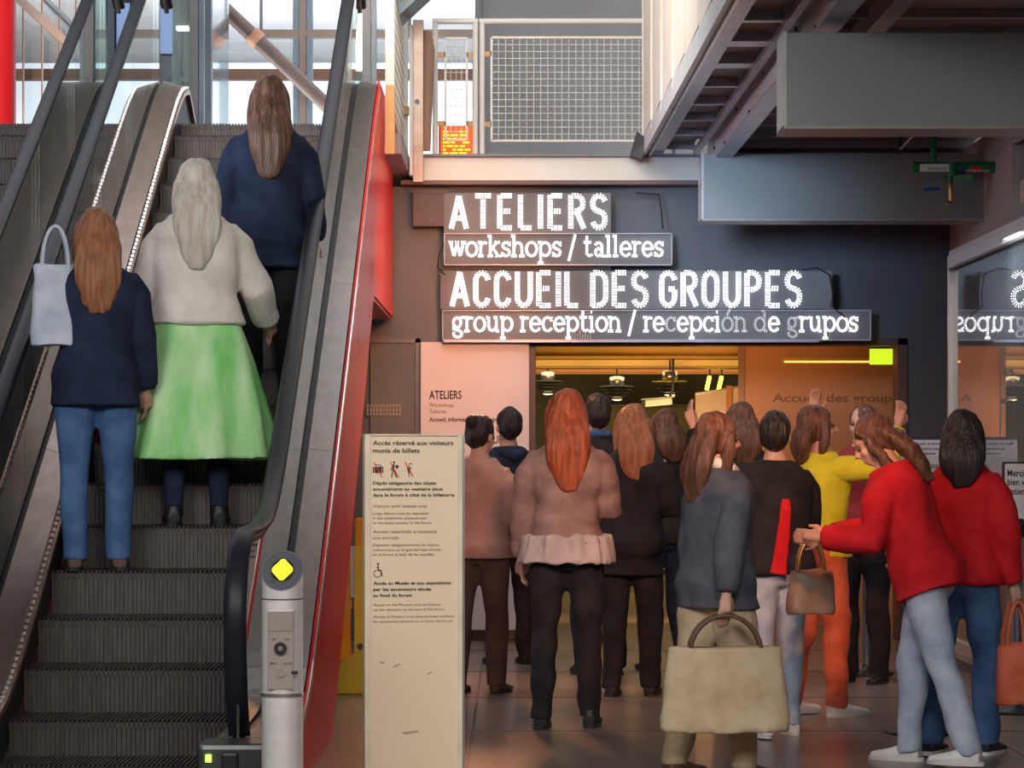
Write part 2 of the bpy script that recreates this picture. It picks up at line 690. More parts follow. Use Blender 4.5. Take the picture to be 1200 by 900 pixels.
# right deck: inner strip, groove, outer strip (sections by joint)
cuts = [9.9, 11.35, 13.0, 14.6, 16.2, 18.0]
for a, b in zip(cuts, cuts[1:]):
    Ds = frange(a + .002, b - .002, 16)
    MB().sweep([(-1.115, -.05), (-1.115, 0), (-1.045, .012), (-1.045, -.05)], Ds, zdeck).build('inner_deck', STEEL, esc)
    MB().sweep([(-1.0, -.05), (-1.0, .012), (-.88, 0), (-.88, -.05)], Ds, zdeck).build('outer_deck', STEEL, esc)
MB().sweep([(-1.045, -.05), (-1.045, -.004), (-1.0, -.004), (-1.0, -.05)], Dk, zdeck).build('glass_channel', BLACK, esc)
MB().sweep([(-1.115, -.30), (-1.115, -.03), (-1.105, -.03), (-1.105, -.30)], Dk, zdeck).build('skirt_panel', STEEL_DK, esc)
# front closing of deck (newel base)
m = MB()
m.box(-1.15, -.88, 9.66, 9.9, 0, .30)
m.build('newel_base', STEEL_DK, esc, bevel=.02)
MB().box(-1.062, -.998, 9.645, 9.67, .15, .27).build('handrail_inlet', BLACK, esc, bevel=.01)
MB().box(-1.118, -1.098, 9.648, 9.662, .235, .262).build('signal_light', emitter('green_signal', (.35, 1, .05), 4), esc)
glass_panels(-1.023, esc)
handrail(-1.028, esc)
# left side: skirt with brush, inner deck, deck between the escalators
MB().sweep([(-2.165, -.32), (-2.165, -.07), (-2.155, -.07), (-2.155, -.32)], Dk, zdeck).build('skirt_panel', mat('black_skirt', (.02, .018, .018), .5), esc)
br = MB()
D = 9.9
MB().sweep([(-2.16, -.075), (-2.16, -.045), (-2.13, -.045), (-2.13, -.075)], Dk, zdeck).build('brush_strip', mat('copper_strip', (.42, .27, .20), .35, .9), esc)
while D < 17.6:
    z = zdeck(D) - .033
    br.box(-2.158, -2.142, D, D + .022, z - .008, z + .008)
    D += .045
stuff(br.build('brush_studs', mat('bright_stud', (.85, .87, .92), .25, .9), esc))
for a, b in zip(cuts, cuts[1:]):
    Ds = frange(a + .002, b - .002, 16)
    MB().sweep([(-2.165, -.05), (-2.165, -.025), (-2.29, .012), (-2.29, -.05)], Ds, zdeck).build('inner_deck', mat('brown_steel_deck', (.34, .26, .22), .36, .95, .12, 3, stretch=(6, .6, 6)), esc)
    MB().sweep([(-2.33, -.05), (-2.33, .008), (-2.63, .008), (-2.63, -.05)], Ds, zdeck).build('centre_deck', mat('brown_steel_deck', (.34, .26, .22)), esc)
MB().sweep([(-2.33, -.05), (-2.33, -.004), (-2.29, -.004), (-2.29, -.05)], Dk, zdeck).build('glass_channel', BLACK, esc)
glass_panels(-2.31, esc)
handrail(-2.335, esc)
# comb plates and floor plate
MB().box(XL, XR, 9.0, 9.6, -.0, .012).build('floor_plate', STEEL_DK, esc)
MB().box(XL, XR, 17.95, 19.0, ZU - .02, ZU + .004).build('floor_plate', STEEL_DK, esc)
# red cladding of the truss side
XS = -.875


def zlow(D):
    if D < 12.75:
        return 0.0
    if D < 16.55:
        return (D - 12.75) * .62
    return 2.36


rc = [9.9, 11.2, 12.4, 13.6, 14.8, 16.0, 17.2]
for a, b in zip(rc, rc[1:]):
    Ds = sorted(set(frange(a + .004, b - .004, 10) + [d for d in (12.75, 16.55) if a < d < b]))
    v = []
    for x in (XS, XS + .012):
        v += [(x, D, zdeck(D) - .02) for D in Ds] + [(x, D, zlow(D)) for D in Ds]
    n = len(Ds)
    f = []
    for o in (0, 2 * n):
        for i in range(n - 1):
            f.append((o + i, o + i + 1, o + n + i + 1, o + n + i))
    for i in range(n - 1):
        f.append((n + i, n + i + 1, 3 * n + i + 1, 3 * n + i))
        f.append((i, i + 1, 2 * n + i + 1, 2 * n + i))
    f += [(0, n, 3 * n, 2 * n), (n - 1, 2 * n - 1, 4 * n - 1, 3 * n - 1)]
    MB().add(v, f).build('side_panel', RED_PANEL, esc)
m = MB().box(XS, XS + .012, 17.205, 19.2, 2.36, ZU + .25)
m.build('side_panel', RED_PANEL, esc)
MB().box(-2.6, XS - .002, 16.6, 19.2, 2.34, 2.36).build('soffit_panel', RED_DK, esc)
MB().box(-2.6, XS - .002, 19.19, 19.21, 2.36, 3.3).build('end_panel', RED_DK, esc)
v = [(x, D, zlow(D) - .0) for D in (12.75, 16.6) for x in (-2.6, XS - .002)]
v += [(x, D, zlow(D) + .03) for D in (12.75, 16.6) for x in (-2.6, XS - .002)]
MB().add(v, [(0, 1, 3, 2), (4, 6, 7, 5), (0, 2, 6, 4), (1, 5, 7, 3), (0, 4, 5, 1), (2, 3, 7, 6)]).build('soffit_panel', RED_DK, esc)
# truss frame lines on the red side
MB().sweep([(XS + .012, -.06), (XS + .012, -.02), (XS + .018, -.02), (XS + .018, -.06)], frange(9.95, 17.2, 40), zdeck).build('edge_strip', mat('bright_edge', (.75, .70, .66), .2, .9), esc)

# neighbouring escalator: right side of it is in view
es2 = thing('escalator', 'neighbouring escalator at the far left, seen through glass balustrades', 'escalator', (0, 0, 0))
make_steps(-3.86, .96, es2, 18.2)
MB().sweep([(-2.80, -.30), (-2.80, -.02), (-2.70, .01), (-2.70, -.30)], Dk, zdeck).build('inner_deck', mat('brown_steel_deck', (.34, .26, .22)), es2)
MB().sweep([(-2.69, -.05), (-2.69, -.003), (-2.635, -.003), (-2.635, -.05)], Dk, zdeck).build('glass_channel', BLACK, es2)
glass_panels(-2.66, es2)
handrail(-2.66, es2)
MB().sweep([(-3.95, -.30), (-3.95, -.02), (-3.88, -.02), (-3.88, -.30)], Dk, zdeck).build('inner_deck', mat('brown_steel_deck', (.34, .26, .22)), es2)
MB().sweep([(-4.15, -.05), (-4.15, .0), (-3.95, .0), (-3.95, -.05)], Dk, zdeck).build('outer_deck', STEEL, es2)
glass_panels(-4.0, es2)
handrail(-4.0, es2)
MB().box(-4.6, -4.16, 17.8, 18.0, 0, 0.01).build('floor_plate', STEEL_DK, es2)
# ------------------------------------------------------------------ upper level things
# orange matrix display seen over the escalator head
dsp = thing('matrix_display', 'small orange lit matrix display above the head of the escalators', 'display', (PX(138, 20.5), 20.5, ZU))
z0, z1 = PZ(144, 20.5) - ZU, PZ(129, 20.5) - ZU
MB().box(-.12, .12, 0, .06, z0 - .01, z1 + .02).build('casing', BLACK, dsp, bevel=.004)
MB().box(-.015, .015, .02, .04, -.0, z0).build('post', STEEL_DK, dsp)
cm = MB()
rnd = random.Random(4)
for i in range(18):
    for j in range(8):
        if rnd.random() < .62 and i not in (4, 9, 13):
            x = -.095 + i * .0106
            z = z0 + .012 + j * .0095
            cm.box(x, x + .0085, -.003, 0, z, z + .0075)
cm.build('lit_characters', emitter('amber_dots', (1, .35, .02), 7), dsp)

# lift shaft of dark glass
ls = thing('lift_shaft', 'dark glazed lift shaft with two pale blue panes behind the escalators', 'lift', (PX(170, 24), 24, ZU))
x0, x1 = PX(100, 24) - PX(170, 24), PX(246, 24) - PX(170, 24)
MB().box(x0, x1, .1, 1.6, 0, 2.8).build('cabin_wall', mat('dark_blue_glass', (.035, .06, .075), .12, 0, .3, 2, coat=.6), ls)
for px in (104, 130, 160, 180, 208, 228, 244):
    X = PX(px, 24) - PX(170, 24)
    MB().box(X - .03, X + .03, -.02, .1, 0, 2.8).build('upright', STM, ls)
for a, b in ((136, 151), (187, 202)):
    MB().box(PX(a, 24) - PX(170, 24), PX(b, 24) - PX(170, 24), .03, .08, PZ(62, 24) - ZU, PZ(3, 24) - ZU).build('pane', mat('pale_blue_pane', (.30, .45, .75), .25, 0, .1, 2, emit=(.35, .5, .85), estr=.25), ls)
for z in (1.2, 2.2):
    MB().box(x0, x1, -.01, .1, z, z + .05).build('cross_rail', STM, ls)
lc = thing('ceiling_light', 'small lit ceiling lamp before the dark lift shaft', 'lamp', (PX(214, 22.5), 22.5, PZ(34, 22.5)))
MB().box(-.05, .05, -.05, .05, -.01, .02).build('diffuser', emitter('warm_white_lamp', (1, .9, .65), 6), lc)
MB().box(-.055, .055, -.055, .055, .02, .05).build('casing', STEEL_DK, lc)
MB().tube([(0, 0, .05), (0, 0, 6.36 - PZ(34, 22.5))], .008, 6).build('rod', STEEL_DK, lc)

# suspended beam, cable and brace over the escalator head
sb = thing('steel_beam', 'horizontal bronze steel beam hung under the white ceiling', 'beam', (PX(345, 27), 27, PZ(40, 27)))
MB().box(PX(296, 27) - PX(345, 27), PX(570, 27) - PX(345, 27), -.05, .05, -.04, .04).build('beam', BM, sb)
for px in (306, 480):
    X = PX(px, 27) - PX(345, 27)
    MB().tube([(X, 0, .04), (X, 0, 6.36 - PZ(40, 27))], .016, 8).build('hanger_rod', STEEL_DK, sb)
X = PX(355, 27) - PX(345, 27)
MB().box(X - .035, X + .035, -.06, .06, ZU - PZ(40, 27), 6.36 - PZ(40, 27)).build('post', BM, sb)
MB().box(X + .04, X + .10, -.04, .06, ZU - PZ(40, 27), 6.36 - PZ(40, 27)).build('post', STM, sb)
MB().box(X - .10, X - .04, -.04, .06, ZU - PZ(40, 27), 6.36 - PZ(40, 27)).build('post', STM, sb)
br = thing('brace', 'brown diagonal steel brace below the white ceiling', 'beam', (PX(250, 26.2), 26.2, 6.3))
a = Vector((0, 0, PZ(-2, 26.2) - 6.3))
b = Vector((PX(400, 26.2) - PX(250, 26.2), 0, PZ(140, 26.2) - 6.3))
MB().tube([a - (b - a) * .05, a, a + (b - a) * .5, b], .075, 14).build('tube', mat('brown_tube', (.075, .05, .042), .4, .4), br)
MB().tube([a + (b - a) * .3, a + (b - a) * .36], .095, 14).build('joint_collar', RUST, br)
# tall posts with curved glass at both sides of the well
for px, lab in ((228, 'dark upright post on the left of the escalator head'), (430, 'dark upright post on the right of the escalator head')):
    t = thing('upright_post', lab, 'post', (PX(px, 19.0), 19.0, ZU))
    MB().box(-.03, .03, -.05, .05, 0, 2.8).build('post', STEEL_DK, t)
    MB().box(.035, .07, -.03, .03, 0, 2.8).build('post_cover', STM, t)
    MB().box(-.16, -.035, -.006, .006, .25, 2.7).build('pane', glass('greenish_pane', (.75, .88, .84), .2, .02, .15), t)
rp = thing('red_column', 'glossy red column at the far left edge by the side glazing', 'column', (PX(2, 20), 20, ZU))
MB().lathe([(.10, 0), (.10, .1), (.085, .12), (.085, 2.8)], n=24).build('shaft', RED_PANEL, rp)
MB().box(.07, .10, -.04, .04, 0, 2.8).build('edge_strip', RED_DK, rp)

# balcony railing with mesh panels
PW = mat('white_tube', (.74, .73, .69), .4, 0, .05, 4)
ORJ = mat('ochre_clip', (.62, .36, .16), .5)


def mesh_rail(label, px0, px1, D, gx0, gx1, gy0, gy1, nx, ny, post_px=(), top=25):
    t = thing('mesh_railing', label, 'railing', (PX(px0, D), D, ZU), group=None)
    ox, oz = PX(px0, D), ZU

    def X(p): return PX(p, D) - ox

    def Z(p): return PZ(p, D) - oz
    r = .02
    MB().tube([(X(px0), 0, 0), (X(px0), 0, Z(top))], r, 10).build('post', PW, t)
    MB().tube([(X(px1), 0, 0), (X(px1), 0, Z(top))], r, 10).build('post', PW, t)
    MB().tube([(X(px0) - r, 0, Z(top)), (X(px1) + r, 0, Z(top))], r * 1.1, 10).build('top_rail', PW, t)
    fr = MB()
    a, b, c, d = X(gx0), X(gx1), Z(gy1), Z(gy0)
    fr.bar((a, 0, c), (b, 0, c), .016, .016).bar((a, 0, d), (b, 0, d), .016, .016)
    fr.bar((a, 0, c), (a, 0, d), .016, .016).bar((b, 0, c), (b, 0, d), .016, .016)
    fr.build('panel_frame', PW, t)
    g = MB()
    for i in range(1, nx):
        x = a + (b - a) * i / nx
        g.bar((x, 0, c), (x, 0, d), .005, .005)
    for j in range(1, ny):
        z = c + (d - c) * j / ny
        g.bar((a, .006, z), (b, .006, z), .005, .005)
    stuff(g.build('wire_mesh', mat('mesh_wire', (.66, .65, .60), .4), t))
    for zz in (d - .12, c + .12):
        for s, x in ((X(px0), a), (X(px1), b)):
            MB().box(min(s, x), max(s, x), -.008, .008, zz - .018, zz + .018).build('panel_clip', ORJ, t)
    return t


mesh_rail('wide white tubular railing filled with square wire mesh, before the grey wall', 565, 790, 19.35, 576, 782, 44, 165, 25, 15)
mesh_rail('narrow white tubular railing with a small mesh panel, left of the wide one', 510, 557, 19.35, 522, 547, 45, 164, 4, 12)
# gate panel running away from the camera beside the escalator
t = thing('mesh_gate', 'white mesh gate seen nearly edge on beside the red escalator panel', 'gate', (PX(457, 17.5), 17.5, ZU))
GX = 0
for yy, hh in ((0, 1.7), (2.3, 1.7)):
    MB().box(-.03, .03, yy - .02, yy + .02, -.02 if yy else .256, hh).build('post', PW, t)
MB().box(-.031, .031, -.021, .021, -.2, .256).build('post_foot', mat('orange_foot_paint', (.72, .42, .17), .5), t)  # foot of the white post painted orange
for zz in (.08, 1.65):
    MB().bar((0, 0, zz), (0, 2.3, zz), .03, .03).build('rail', PW, t)
g = MB()
for i in range(1, 30):
    g.bar((0, .08 * i - .02, .08), (0, .08 * i - .02, 1.65), .006, .006)
for i in range(1, 20):
    g.bar((0, 0, .08 + i * .08), (0, 2.3, .08 + i * .08), .006, .006)
stuff(g.build('wire_mesh', mat('gate_wire', (.55, .50, .42), .5), t))
for zz in (.35, 1.25):
    MB().box(-.015, .04, 2.2, 2.3, zz, zz + .06).build('hinge', ORJ, t)
# steel column
t = thing('steel_column', 'rusty brown steel column with pale edge at the left end of the balcony', 'column', (PX(489, 19.1), 19.1, PZ(214, 19.1)))
MB().box(-.03, .045, -.03, .03, 0, PZ(24, 19.1) - PZ(214, 19.1)).build('shaft', mat('weathered_steel', (.34, .25, .21), .4, .5, .35, 6, color2=(.55, .44, .38)), t, bevel=.004)
MB().box(-.055, -.03, -.02, .02, .05, PZ(30, 19.1) - PZ(214, 19.1)).build('edge_strip', PW, t)
MB().tube([(.06, .03, PZ(176, 19.1) - PZ(214, 19.1)), (.068, .03, PZ(120, 19.1) - PZ(214, 19.1)), (.078, .03, PZ(60, 19.1) - PZ(214, 19.1)), (.072, .03, PZ(36, 19.1) - PZ(214, 19.1))], [.035, .042, .048, .03], 14).build('rolled_cover', mat('brown_roll', (.32, .19, .13), .7), t)
MB().tube([(.0, -.034, .58), (.0, -.04, .58)], .018, 12).build('lock', STEEL_DK, t)
# small grey sloping duct top
t = thing('air_duct', 'grey sloping metal duct above the mesh gate', 'duct', (PX(478, 18.5), 18.5, PZ(4, 18.5)))
MB().add([(-.06, 0, -.08), (.2, 0, .16), (-.12, 0, .2), (-.06, .5, -.08), (.2, .5, .16), (-.12, .5, .2)], [(0, 1, 2), (3, 5, 4), (0, 3, 4, 1), (1, 4, 5, 2), (2, 5, 3, 0)]).build('duct_body', STM, t)

# orange display box behind the railing
D = 19.9
t = thing('display_board', 'red and orange lit notice board standing behind the narrow railing', 'display', (PX(535, D), D, ZU))


def lx(p): return PX(p, D) - PX(535, D)


def lz(p): return PZ(p, D) - ZU


zb = max(0, lz(180))
MB().box(lx(514), lx(558), .01, .07, 0, lz(147)).build('casing', mat('dark_red_case', (.16, .03, .02), .5), t)
MB().box(lx(516), lx(557), 0, .01, .01, lz(148)).build('screen', emitter('orange_red_screen', (.95, .10, .01), 1.0), t)
m = MB()
rnd = random.Random(7)
nrow = 9
for r_ in range(nrow):
    z = .02 + (lz(148) - .04) * r_ / nrow
    x = lx(519)
    while x < lx(546):
        ww = rnd.uniform(.015, .06)
        if rnd.random() < .78:
            m.box(x, min(x + ww, lx(552)), -.004, 0, z, z + .013)
        x += ww + .012
m.build('lit_lines', emitter('yellow_lines', (1, .62, .03), 1.8), t)

# ------------------------------------------------------------------ walkway overhead at the right
WH2 = mat('walkway_white', (.66, .68, .70), .35, .1, .06, 2)
LILAC = mat('walkway_flange', (.42, .42, .49), .3, .45, .12, 3)
SLAT = mat('brown_soffit', (.15, .095, .085), .5, 0, .2, 3)
t = thing('walkway', 'overhead steel walkway with pale side panels at the upper right', 'walkway', (0, 0, 0))
ya, yb = 19.25, 4.0


def WX(y, x):       # slight splay of the walkway
    return x + (19.25 - y) * .012


def runbar(name, xa, xb, z0, z1, mt, y0=None, y1=None, parent=t, bev=0):
    y0 = y0 or ya
    y1 = y1 or yb
    v = []
    for y in (y0, y1):
        v += [(WX(y, xa), y, z0), (WX(y, xb), y, z0), (WX(y, xb), y, z1), (WX(y, xa), y, z1)]
    return MB().add(v, [(0, 1, 2, 3), (7, 6, 5, 4), (0, 4, 5, 1), (1, 5, 6, 2), (2, 6, 7, 3), (3, 7, 4, 0)]).build(name, mt, parent, bevel=bev)


runbar('fascia', .945, .965, 3.53, 3.66, WH2)
runbar('edge_flange', .965, 1.10, 3.555, 3.575, LILAC)
runbar('edge_flange', .99, 1.005, 3.53, 3.555, STEEL_BR)
runbar('tube_rail', 1.315, 1.355, 3.54, 3.58, LILAC)
runbar('deck_plate', .965, 3.3, 3.66, 3.70, SLAT)
y = ya - .12
k = 0
while y > yb:
    MB().box(WX(y, 1.095), WX(y, 1.32), y - .035 - (.12 if k in (5, 6) else 0), y + .035, 3.575, 3.64).build('rung', LILAC, t)
    MB().box(WX(y, 1.095), WX(y, 1.32), y - .70, y - .06, 3.62, 3.645).build('slat', SLAT, t)
    y -= .80
    k += 1
# I beam along the walkway
runbar('beam_web', 1.42, 1.435, 3.40, 3.64, WH2)
runbar('beam_flange', 1.37, 1.485, 3.385, 3.40, LILAC)
runbar('beam_flange', 1.37, 1.485, 3.64, 3.655, LILAC)
b0 = MB().tube([(0, 0, 0), (-.012, 0, 0)], .012, 8).build('bolt', STEEL_DK, t, (WX(18.6, 1.42), 18.6, 3.52))
for i in range(1, 13):
    y = 18.6 - i * .8
    c = b0.copy()
    COL.objects.link(c)
    c.parent = t
    c.location = (WX(y, 1.42), y, 3.46 if i % 2 else 3.58)
runbar('beam_web', 1.72, 1.735, 3.46, 3.64, WH2, 16.0, yb)
runbar('beam_flange', 1.68, 1.775, 3.45, 3.46, LILAC, 16.0, yb)
# soffit boards between beam and concrete edge
y = 18.9
k = 0
while y > yb:
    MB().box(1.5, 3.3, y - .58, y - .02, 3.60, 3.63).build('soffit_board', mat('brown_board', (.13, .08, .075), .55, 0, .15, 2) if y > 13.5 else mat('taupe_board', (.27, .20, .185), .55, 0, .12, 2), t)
    MB().box(1.5, 3.3, y - .03, y + .01, 3.555, 3.60).build('joist', LILAC, t)
    y -= .62
MB().box(1.5, 3.26, 18.94, 18.98, 3.36, 3.60).build('end_board', mat('brown_board', (.13, .08, .075)), t)
for z in (3.42, 3.50):
    MB().box(1.5, 3.26, 18.90, 18.94, z, z + .02).build('end_batten', LILAC, t)
# cream side panels
m_panel = mat('cream_panel', (.78, .70, .60), .5, 0, .06, 2, color2=(.84, .79, .72))
y = ya - .05
while y > yb:
    MB().box(WX(y, .952), WX(y, .962), y - .99, y - .0, 3.67, 5.3).build('side_panel', m_panel, t)
    MB().box(WX(y, .943), WX(y, .975), y - .025, y + .02, 3.60, 5.3).build('post', mat('post_cream', (.80, .76, .68), .5), t)
    y -= 1.0
runbar('top_rail', .93, .98, 5.3, 5.34, WH2)

# box beams under the walkway
BGREY = mat('box_beam_grey', (.23, .245, .25), .42, 0, .05, 1.4, bump=.02)
for D, p0, top, bot, lab, nm in ((18.0, 822, 180, 258, 'lower grey box beam with the green sprinkler pipe before it', 'box_beam'),
                                 (12.4, 918, 37, 150, 'nearer and higher grey box beam at the upper right', 'box_beam')):
    X0 = PX(p0, D)
    t2 = thing(nm, lab, 'beam', (X0, D, PZ(bot, D)))
    h = PZ(top, D) - PZ(bot, D)
    L = 3.26 - X0
    MB().box(.012, L, 0, .30, .008, h - .004).build('casing', BGREY, t2, bevel=.004)
    MB().box(0, .016, -.006, .31, .0, h).build('end_plate', mat('pale_edge', (.45, .47, .48), .35), t2)
    MB().box(.0, L, -.008, .31, -.004, .010).build('lower_lip', mat('lip_grey', (.30, .30, .31), .35), t2)
# longitudinal concrete edge at the right
struct(MB().box(3.27, 3.6, 4, 18.3, 3.12, ZT + .1).build('trim_2', BGREY), 'grey longitudinal beam at the right edge')
struct(MB().box(3.265, 3.6, 4, 18.3, 2.97, 3.12).build('trim_3', mat('cream_edge', (.60, .60, .54), .5)), 'cream lower strip of the right beam')
t2 = thing('conduit', 'thin pale pipe running along the grey beam at the right edge', 'pipe', (3.225, 17.9, 3.37))
MB().tube([(0, 0, 0), (0, -6, .02)], .022, 10).build('pipe', mat('pale_pipe', (.42, .41, .40), .4), t2)
for i in range(4):
    MB().box(-.01, .06, -.4 - i * 1.2, -.36 - i * 1.2, -.025, .03).build('clip', STEEL_DK, t2)
t2 = thing('tie_rod', 'thin bright tie rod under the walkway left of the green pipe', 'rod', (PX(1055, 17.5), 17.5, PZ(175, 17.5)))
MB().tube([(0, 0, 0), (PX(1087, 17.5) - PX(1055, 17.5), -1.4, PZ(150, 17.5) - PZ(175, 17.5) + .12)], .009, 8).build('rod', STEEL_BR, t2)
MB().tube([(0, 0, -.02), (0, 0, .10)], .014, 8).build('anchor', BLACK, t2)

# green sprinkler pipe
GP = mat('green_pipe_paint', (.008, .17, .055), .4, 0, .15, 8)
D = 17.6
t2 = thing('sprinkler_pipe', 'green sprinkler pipe with brass valve and white label plate', 'pipe', (PX(1070, D), D, PZ(196, D)))


def lx(p): return PX(p, D) - PX(1070, D)


def lz(p): return PZ(p, D) - PZ(196, D)


MB().tube([(lx(1071), 0, 0), (lx(1168), 0, 0)], .036, 20).build('main_pipe', GP, t2)
MB().tube([(lx(1070), 0, 0), (lx(1074), 0, 0)], .041, 20).build('end_cap', GP, t2)
MB().tube([(lx(1164), 0, 0), (lx(1169), 0, 0)], .041, 20).build('end_cap', GP, t2)
MB().tube([(lx(1094), 0, 0), (lx(1094), 0, .40)], .022, 14).build('riser_pipe', GP, t2)
MB().tube([(lx(1115), -.0, .03), (lx(1115), -.0, -.06)], .045, 16).build('tee_collar', GP, t2)
MB().tube([(lx(1113), -.01, -.03), (lx(1113), -.01, lz(214))], .020, 12).build('drop_pipe', GP, t2)
BRASS = mat('brass', (.50, .32, .14), .35, .9, .2, 12)
MB().tube([(lx(1113), -.01, lz(214)), (lx(1114), -.01, lz(222)), (lx(1114), -.01, lz(236))], [.016, .026, .018], 12).build('valve_body', BRASS, t2)
MB().lathe([(.012, 0), (.030, .004), (.030, .014), (.014, .02), (.014, .04)], (lx(1112), -.01, lz(241)), 14).build('spout', BRASS, t2)
MB().bar((lx(1082), -.05, lz(223)), (lx(1100), -.05, lz(222)), .012, .026).build('lever', mat('blue_lever', (.02, .09, .32), .4), t2)
MB().bar((lx(1100), -.05, lz(222)), (lx(1113), -.02, lz(222)), .010, .014).build('lever_arm', BRASS, t2)
MB().box(lx(1077), lx(1111), -.042, -.037, lz(202), lz(193)).build('label_plate', WHITE, t2)
x = text_mesh('lettering', 'POSTE N°17', .019, lx(1108) - lx(1086), .01, INK, t2)
x.location = (lx(1086), -.0445, lz(200.2))
MB().box(lx(1136), lx(1149), -.042, -.038, lz(202), lz(196)).build('red_tag', RED_INK, t2)
x = text_mesh('lettering', 'SPRINKLERS', .014, lx(1158) - lx(1131), .01, WHITE, t2)
x.location = (lx(1131), -.0445, lz(202))
MB().box(lx(1123), lx(1130), -.05, -.03, lz(205), lz(198)).build('blue_clip', mat('navy_clip', (.03, .03, .16), .5), t2)
MB().box(lx(1118), lx(1139), -.03, -.026, lz(213), lz(206)).build('green_tag', mat('green_tag', (.08, .30, .12), .5), t2)
# black floodlight on the balcony edge
t2 = thing('floodlight', 'small black floodlight fixed at the lower end of the walkway', 'lamp', (PX(748, 19.0), 19.0, PZ(170, 19.0)))
MB().add([(-.06, 0, -.08), (.03, -.02, -.11), (.07, 0, .04), (-.01, 0, .1), (-.06, .12, -.08), (.03, .12, -.11), (.07, .12, .04), (-.01, .12, .1)],
         [(0, 1, 2, 3), (7, 6, 5, 4), (0, 4, 5, 1), (1, 5, 6, 2), (2, 6, 7, 3), (3, 7, 4, 0)]).build('housing', BLACK, t2, bevel=.006)
MB().box(.03, .12, .03, .06, -.0, .03).build('bracket', BLACK, t2)
# ------------------------------------------------------------------ LED sign over the doorway


def arc(cx, cy, rx, ry, a0, a1, n=9):
    return [(cx + rx * math.cos(math.radians(a0 + (a1 - a0) * i / (n - 1))), cy + ry * math.sin(math.radians(a0 + (a1 - a0) * i / (n - 1)))) for i in range(n)]


def OO(w):      # closed condensed O
    r = w / 2
    return arc(r, .74, r, .26, 0, 180, 13) + arc(r, .26, r, .26, 180, 360, 13) + [(w, .74)]


W_ = .40
CAPS = {
    'A': (.46, [[(0, 0), (.23, 1), (.46, 0)], [(.09, .30), (.37, .30)]]),
    'T': (.44, [[(0, 1), (.44, 1)], [(.22, 0), (.22, 1)]]),
    'E': (.34, [[(.34, 1), (0, 1), (0, 0), (.34, 0)], [(0, .52), (.30, .52)]]),
    'L': (.32, [[(0, 1), (0, 0), (.32, 0)]]),
    'I': (.0, [[(0, 0), (0, 1)]]),
    'R': (.38, [[(0, 0), (0, 1), (.18, 1)] + arc(.18, .76, .20, .24, 90, -90) + [(0, .52)], [(.18, .50), (.40, 0)]]),
    'S': (.38, [arc(.19, .78, .19, .22, 20, 180) + arc(.19, .72, .19, .2, 180, 250, 5) + arc(.19, .30, .19, .22, 60, 0, 5) + arc(.19, .24, .19, .24, 0, -160)]),
    'C': (.38, [arc(.19, .76, .19, .24, 10, 180) + arc(.19, .24, .19, .24, 180, 350)]),
    'U': (.40, [[(0, 1), (0, .26)] + arc(.20, .24, .20, .24, 180, 360) + [(.40, 1)]]),
    'D': (.40, [[(0, 0), (0, 1), (.16, 1)] + arc(.16, .74, .24, .26, 90, 0, 6) + arc(.16, .26, .24, .26, 0, -90, 6) + [(0, 0)]]),
    'G': (.40, [arc(.20, .76, .20, .24, 10, 180) + arc(.20, .24, .20, .24, 180, 360) + [(.40, .50), (.24, .50)]]),
    'O': (.40, [OO(.40)]),
    'P': (.38, [[(0, 0), (0, 1), (.18, 1)] + arc(.18, .74, .20, .26, 90, -90) + [(0, .48)]]),
}


def circ(cx, cy, r=.5, a0=0, a1=360, n=19):
    return arc(cx, cy, r * .85, r, a0, a1, n)


def stem(x, y0, y1, sb=True, st=True):
    o = [[(x, y0), (x, y1)]]
    if sb:
        o.append([(x - .17, y0), (x + .17, y0)])
    if st:
        o.append([(x - .18, y1), (x, y1)])
    return o


